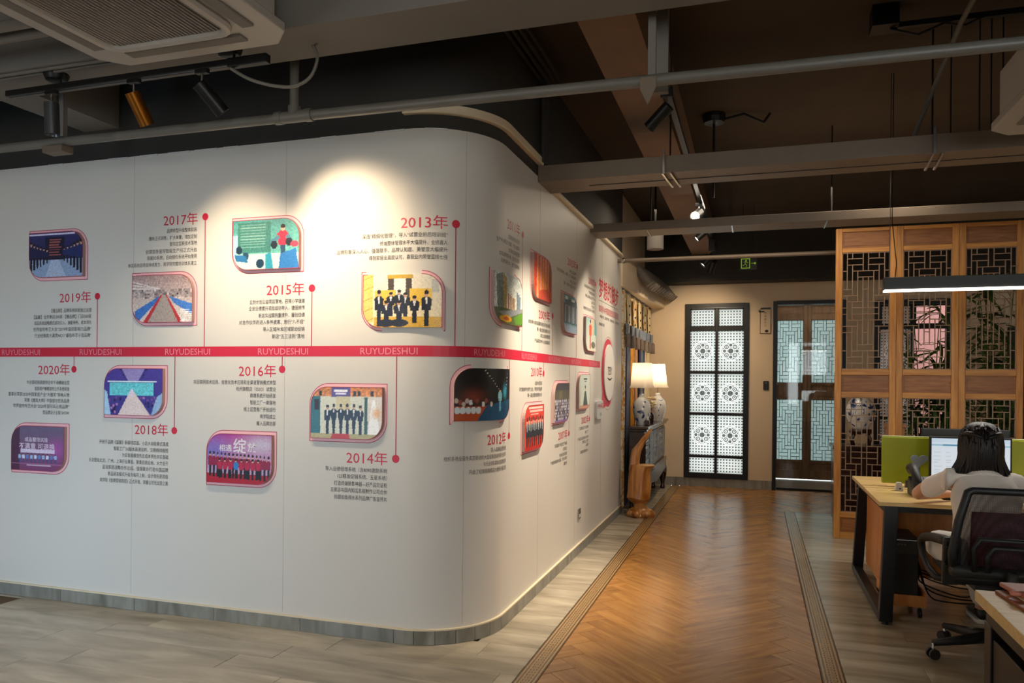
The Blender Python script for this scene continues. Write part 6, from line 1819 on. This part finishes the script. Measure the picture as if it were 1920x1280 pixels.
def fingers(base, d, side):
    """palm and five fingers lying on the keyboard; d forward, side = +1 thumb to +x"""
    d = V(d).normalized(); s = d.cross(V((0, 0, 1))).normalized() * side
    n0 = len(J)
    J.append((tuple(V(base) + d * .04), (.030, .014))); E_.append((BASEI[0], n0))
    for k, (o_, ln) in enumerate(((-.028, .050), (-.010, .062), (.010, .068), (.028, .060))):
        a = V(base) + d * .075 + s * o_
        i = len(J); J.append((tuple(a), .010)); J.append((tuple(a + d * ln * .55 + V((0, 0, .006))), .0085)); J.append((tuple(a + d * ln + V((0, 0, -.012))), .007))
        E_.extend([(n0, i), (i, i + 1), (i + 1, i + 2)])
    i = len(J); J.append((tuple(V(base) + d * .03 + s * .036 + V((0, 0, -.004))), .011)); J.append((tuple(V(base) + d * .065 + s * .05 + V((0, 0, -.01))), .009))
    E_.extend([(n0, i), (i, i + 1)])


BASEI = [12]; fingers(J[12][0], (.75, .55, -.02), 1)
BASEI = [17]; fingers(J[17][0], (-.15, 1, -.02), -1)


def face(p):
    """shape the head: flatter sides, nose and chin on the far side"""
    hc = V((wx - .002, wy + .19, 1.15)); q = p - hc
    if p.z > 1.05:
        q.x *= .95; q.z *= 1.12
        if q.y > 0:
            nose = math.exp(-((q.x / .012) ** 2 + ((q.z + .02) / .022) ** 2)); q.y += .022 * nose
            chin = math.exp(-((q.x / .025) ** 2 + ((q.z + .09) / .02) ** 2)); q.y += .012 * chin
            for sx in (-1, 1): q.y -= .008 * math.exp(-(((q.x - sx * .03) / .014) ** 2 + ((q.z - .008) / .012) ** 2))
        return hc + q
    return p


body = skin_mesh('body', J, E_, M['skin'], t, post=face)
hd = V((wx - .002, wy + .19, 1.15))
for sx in (-1, 1):
    MB().ell(hd + V((sx * .030, .083, .008)), (.013, .006, .007), 10, 6).build('eye', M['white'], t, smooth=True)
    MB().ell(hd + V((sx * .084, .0, -.01)), (.012, .02, .032), 10, 8).build('ear', M['skin'], t, smooth=True)
MB().ell(hd + V((0, .088, -.055)), (.022, .006, .007), 10, 6).build('mouth', M['leather'], t, smooth=True)
# shirt
SJ = [((wx - .01, wy, .56), (.195, .125)), ((wx - .01, wy + .005, .66), (.180, .115)), ((wx - .01, wy + .03, .76), (.180, .115)), ((wx, wy + .07, .87), (.188, .105)), ((wx, wy + .10, .950), (.150, .085)), ((wx, wy + .125, 1.005), (.070, .062)),
      ((wx - .150, wy + .125, .938), .078), ((wx - .215, wy + .23, .89), .068), ((wx - .246, wy + .32, .845), .058),
      ((wx + .150, wy + .125, .938), .078), ((wx + .215, wy + .23, .89), .068), ((wx + .246, wy + .32, .845), .058)]
SE = [(0, 1), (1, 2), (2, 3), (3, 4), (4, 5), (3, 6), (6, 7), (7, 8), (3, 9), (9, 10), (10, 11)]


def folds(p):
    a = math.sin(p.z * 42 + p.x * 30) * .0035 + math.sin(p.x * 55 - p.z * 23 + p.y * 30) * .003
    return p + V((a * .6, -abs(a) * .8, 0))


shirt = skin_mesh('shirt', SJ, SE, M['shirt'], t, post=folds)
PJ = [((wx, wy, .56), (.15, .115)), ((wx - .11, wy + .04, .55), .11), ((wx - .155, wy + .20, .55), .10), ((wx - .165, wy + .41, .535), .082), ((wx + .07, wy + .57, .31), .055), ((wx + .145, wy + .71, .12), .05),
      ((wx + .09, wy + .04, .55), .095), ((wx + .14, wy + .25, .55), .085), ((wx + .16, wy + .46, .535), .070), ((wx + .20, wy + .61, .30), .058), ((wx + .245, wy + .79, .13), .05)]
trousers = skin_mesh('trousers', PJ, [(0, 1), (1, 2), (2, 3), (3, 4), (4, 5), (0, 6), (6, 7), (7, 8), (8, 9), (9, 10)], M['pants'], t, post=folds)
for sx, fx, fy in ((-1, wx + .15, wy + .75), (1, wx + .25, wy + .84)):
    b = MB(); vs = []
    for j, (dy, w_, h_) in enumerate(((-.06, .022, .05), (-.04, .034, .085), (.0, .038, .085), (.05, .040, .065), (.10, .044, .050), (.15, .042, .040), (.185, .028, .028))):
        for k in range(12):
            a = 2 * PI * k / 12
            vs.append((fx + w_ * math.cos(a), fy + dy, .022 + h_ / 2 + h_ / 2 * math.sin(a)))
    b.add(vs, [(j * 12 + k, j * 12 + (k + 1) % 12, (j + 1) * 12 + (k + 1) % 12, (j + 1) * 12 + k) for j in range(6) for k in range(12)] + [tuple(range(11, -1, -1)), tuple(72 + k for k in range(12))])
    sh = b.build('shoe', M['blackp'], t, smooth=True)
    P_ = [(-.07, -.03), (-.03, -.042), (.06, -.042), (.13, -.046), (.18, -.036), (.195, 0), (.18, .036), (.13, .046), (.06, .042), (-.03, .042), (-.07, .03)]
    MB().prism(P_, lambda a, q, d_, fx=fx, fy=fy: (fx + q, fy + a, d_), 0, .026).build('sole', M['white'], sh, bevel=.006)
    for k in range(4): MB().tube([(fx - .025, fy + .02 + k * .018, .088 - k * .008), (fx + .025, fy + .02 + k * .018, .088 - k * .008)], .003, 5).build('lace', M['white'], sh)

# hair: inner cap, long strands, half-up rolls
hcx, hcy = wx - .002, wy + .175
PR = [(1.262, .012, .012), (1.256, .045, .05), (1.24, .070, .078), (1.21, .089, .100), (1.17, .098, .110), (1.12, .101, .112), (1.07, .100, .104), (1.03, .100, .094), (.99, .103, .082), (.965, .100, .070)]


def hpt(a, z, grow=0.0):
    for i in range(len(PR) - 1):
        if PR[i][0] >= z >= PR[i + 1][0]:
            u = (PR[i][0] - z) / (PR[i][0] - PR[i + 1][0]); rx = PR[i][1] + (PR[i + 1][1] - PR[i][1]) * u; ry = PR[i][2] + (PR[i + 1][2] - PR[i][2]) * u
            return V((hcx + (rx + grow) * math.cos(a), hcy - .01 + (ry + grow) * math.sin(a), z))
    rx, ry = PR[-1][1:]
    return V((hcx + (rx + grow) * math.cos(a), hcy - .01 + (ry + grow) * math.sin(a), z))


hair = thing
b = MB(); n = 48; vs = []
for (z, rx, ry) in PR:
    for k in range(n):
        a = 2 * PI * k / n
        front = math.sin(a) > .62 and z < 1.20
        g = -.014 if front else 0
        vs.append(hpt(a, z, g + .0022 * math.sin(13 * a + z * 4)))
b.add(vs, [(j * n + k, j * n + (k + 1) % n, (j + 1) * n + (k + 1) % n, (j + 1) * n + k) for j in range(len(PR) - 1) for k in range(n) if not (math.sin(2 * PI * (k + .5) / n) > .62 and PR[j][0] < 1.21)] + [tuple(range(n))])
hair = b.build('hair', M['hair'], t, smooth=True)
hr = random.Random(12); b = MB()
for k in range(230):
    a = PI + PI * hr.random() * 1.0
    if hr.random() < .25: a = hr.choice([hr.uniform(-.35, .1), hr.uniform(PI - .1, PI + .35)])
    z0 = hr.uniform(1.10, 1.235); z1 = hr.uniform(.925, .965) - .02 * abs(math.sin(a))
    da = hr.uniform(-.06, .06); fl_ = hr.uniform(.0, .05) * (1 + .6 * abs(math.cos(a)))
    pts = []; rs = []
    for i in range(7):
        u = i / 6; z = z0 + (z1 - z0) * u
        p = hpt(a + da * u, z, .003 + hr.uniform(0, .002))
        out = V((math.cos(a), math.sin(a) * .5, 0)) * fl_ * max(0, u - .6) / .4 * .8
        pts.append(p + out); rs.append((.0065, .0075, .0075, .0075, .007, .0055, .0008)[i])
    b.tube(pts, rs, 5)
b.build('hair_strand', M['hair'], hair, smooth=True)['kind'] = 'stuff'
for sx in (-1, 1):
    pts = []
    for i in range(9):
        u = i / 8; a = -PI / 2 + sx * (.08 + 1.35 * u); z = 1.178 + .022 * math.sin(PI * u * .8)
        pts.append(hpt(a, z, .006))
    MB().tube(pts, [.006, .010, .012, .013, .013, .012, .010, .008, .004], 8).build('half_up_roll', M['hair'], hair, smooth=True)
b = MB()
for k in range(60):
    sx = hr.choice((-1, 1)); a0 = -PI / 2 + sx * hr.uniform(.15, 1.3)
    pts = [hpt(-PI / 2 + sx * .05 + (a0 + PI / 2 - sx * .05) * u, 1.255 - .075 * u ** .8, .003) for u in [i / 5 for i in range(6)]]
    b.tube(pts, [.003, .0055, .006, .006, .005, .004], 5)
b.build('crown_strand', M['hair'], hair, smooth=True)['kind'] = 'stuff'
MB().tube([(hcx - .0, hcy - .128, 1.185), (hcx, hcy - .135, 1.17)], .009, 8).build('hair_tie', M['black'], hair)

# ================================================================== second desk at lower right with a leather folder
t = thing('office_desk', 'light wood desk corner with black frame at the lower right picture edge', 'desk', (1.4, 2.4, 0))
MB().box(.742, 1.2, .71, 2.4, 3.03, .75).build('desktop', M['desk'], t, bevel=.003)
MB().box(.762, 1.25, .655, .815, 2.96, .71).build('side_rail', M['black'], t, bevel=.003); MB().box(.765, 2.93, .66, 2.3, 2.98, .71).build('front_rail', M['black'], t, bevel=.003)
for x, y in ((.758, 2.90), (.758, 1.3), (2.25, 2.90), (2.25, 1.3)): MB().box(x, y, 0, x + .06, y + .075, .66).build('leg', M['black'], t, bevel=.004)
MB().box(.90, 2.0, .15, 2.2, 2.03, .70).build('modesty_panel', M['deskside'], t)
MB().box(.765, 2.4, .35, .83, 2.9, .62).build('cable_box', M['black'], t, bevel=.004)
MB().box(.90, 2.05, .06, 1.32, 2.62, .58).build('drawer_unit', M['deskside'], t, bevel=.004)


def slab_poly(name, P, z0, z1, m, parent, bevel=.003):
    return MB().prism(P, lambda a, q, d_: (a, q, d_), z0, z1).build(name, m, parent, bevel=bevel)


t = thing('leather_folder', 'salmon leather folder with a strap lying on the lower right desk', 'folder', (.95, 2.85, .75))
slab_poly('lower_cover', [(.795, 3.00), (1.15, 3.02), (1.15, 2.62), (.83, 2.66)], .75, .762, M['leather2'], t)
slab_poly('page_block', [(.83, 2.98), (1.14, 3.0), (1.14, 2.65), (.86, 2.68)], .762, .768, M['creamcloth'], t)
slab_poly('upper_cover', [(.815, 3.03), (1.16, 3.05), (1.16, 2.72), (.865, 2.74)], .768, .784, M['leather'], t, .005)
MB().tube([(.80, 2.89, .765), (.84, 2.90, .785), (.88, 2.87, .792), (.97, 2.87, .790), (1.05, 2.885, .789)], .004, 6).build('strap', M['leather2'], t, smooth=True)
MB().ell((.825, 2.885, .782), (.018, .012, .010), 10, 6).build('strap_knot', M['leather'], t, smooth=True); MB().ell((.93, 2.93, .785), (.012, .008, .004), 10, 6).build('snap', M['black'], t)
t = thing('computer_mouse', 'dark grey rounded computer mouse cut off by the right picture edge', 'mouse', (.88, 2.60, .75))
b = MB(); b.ell((.885, 2.60, .755), (.034, .058, .034), 18, 10); b.build('shell', M['greyp'], t, smooth=True)
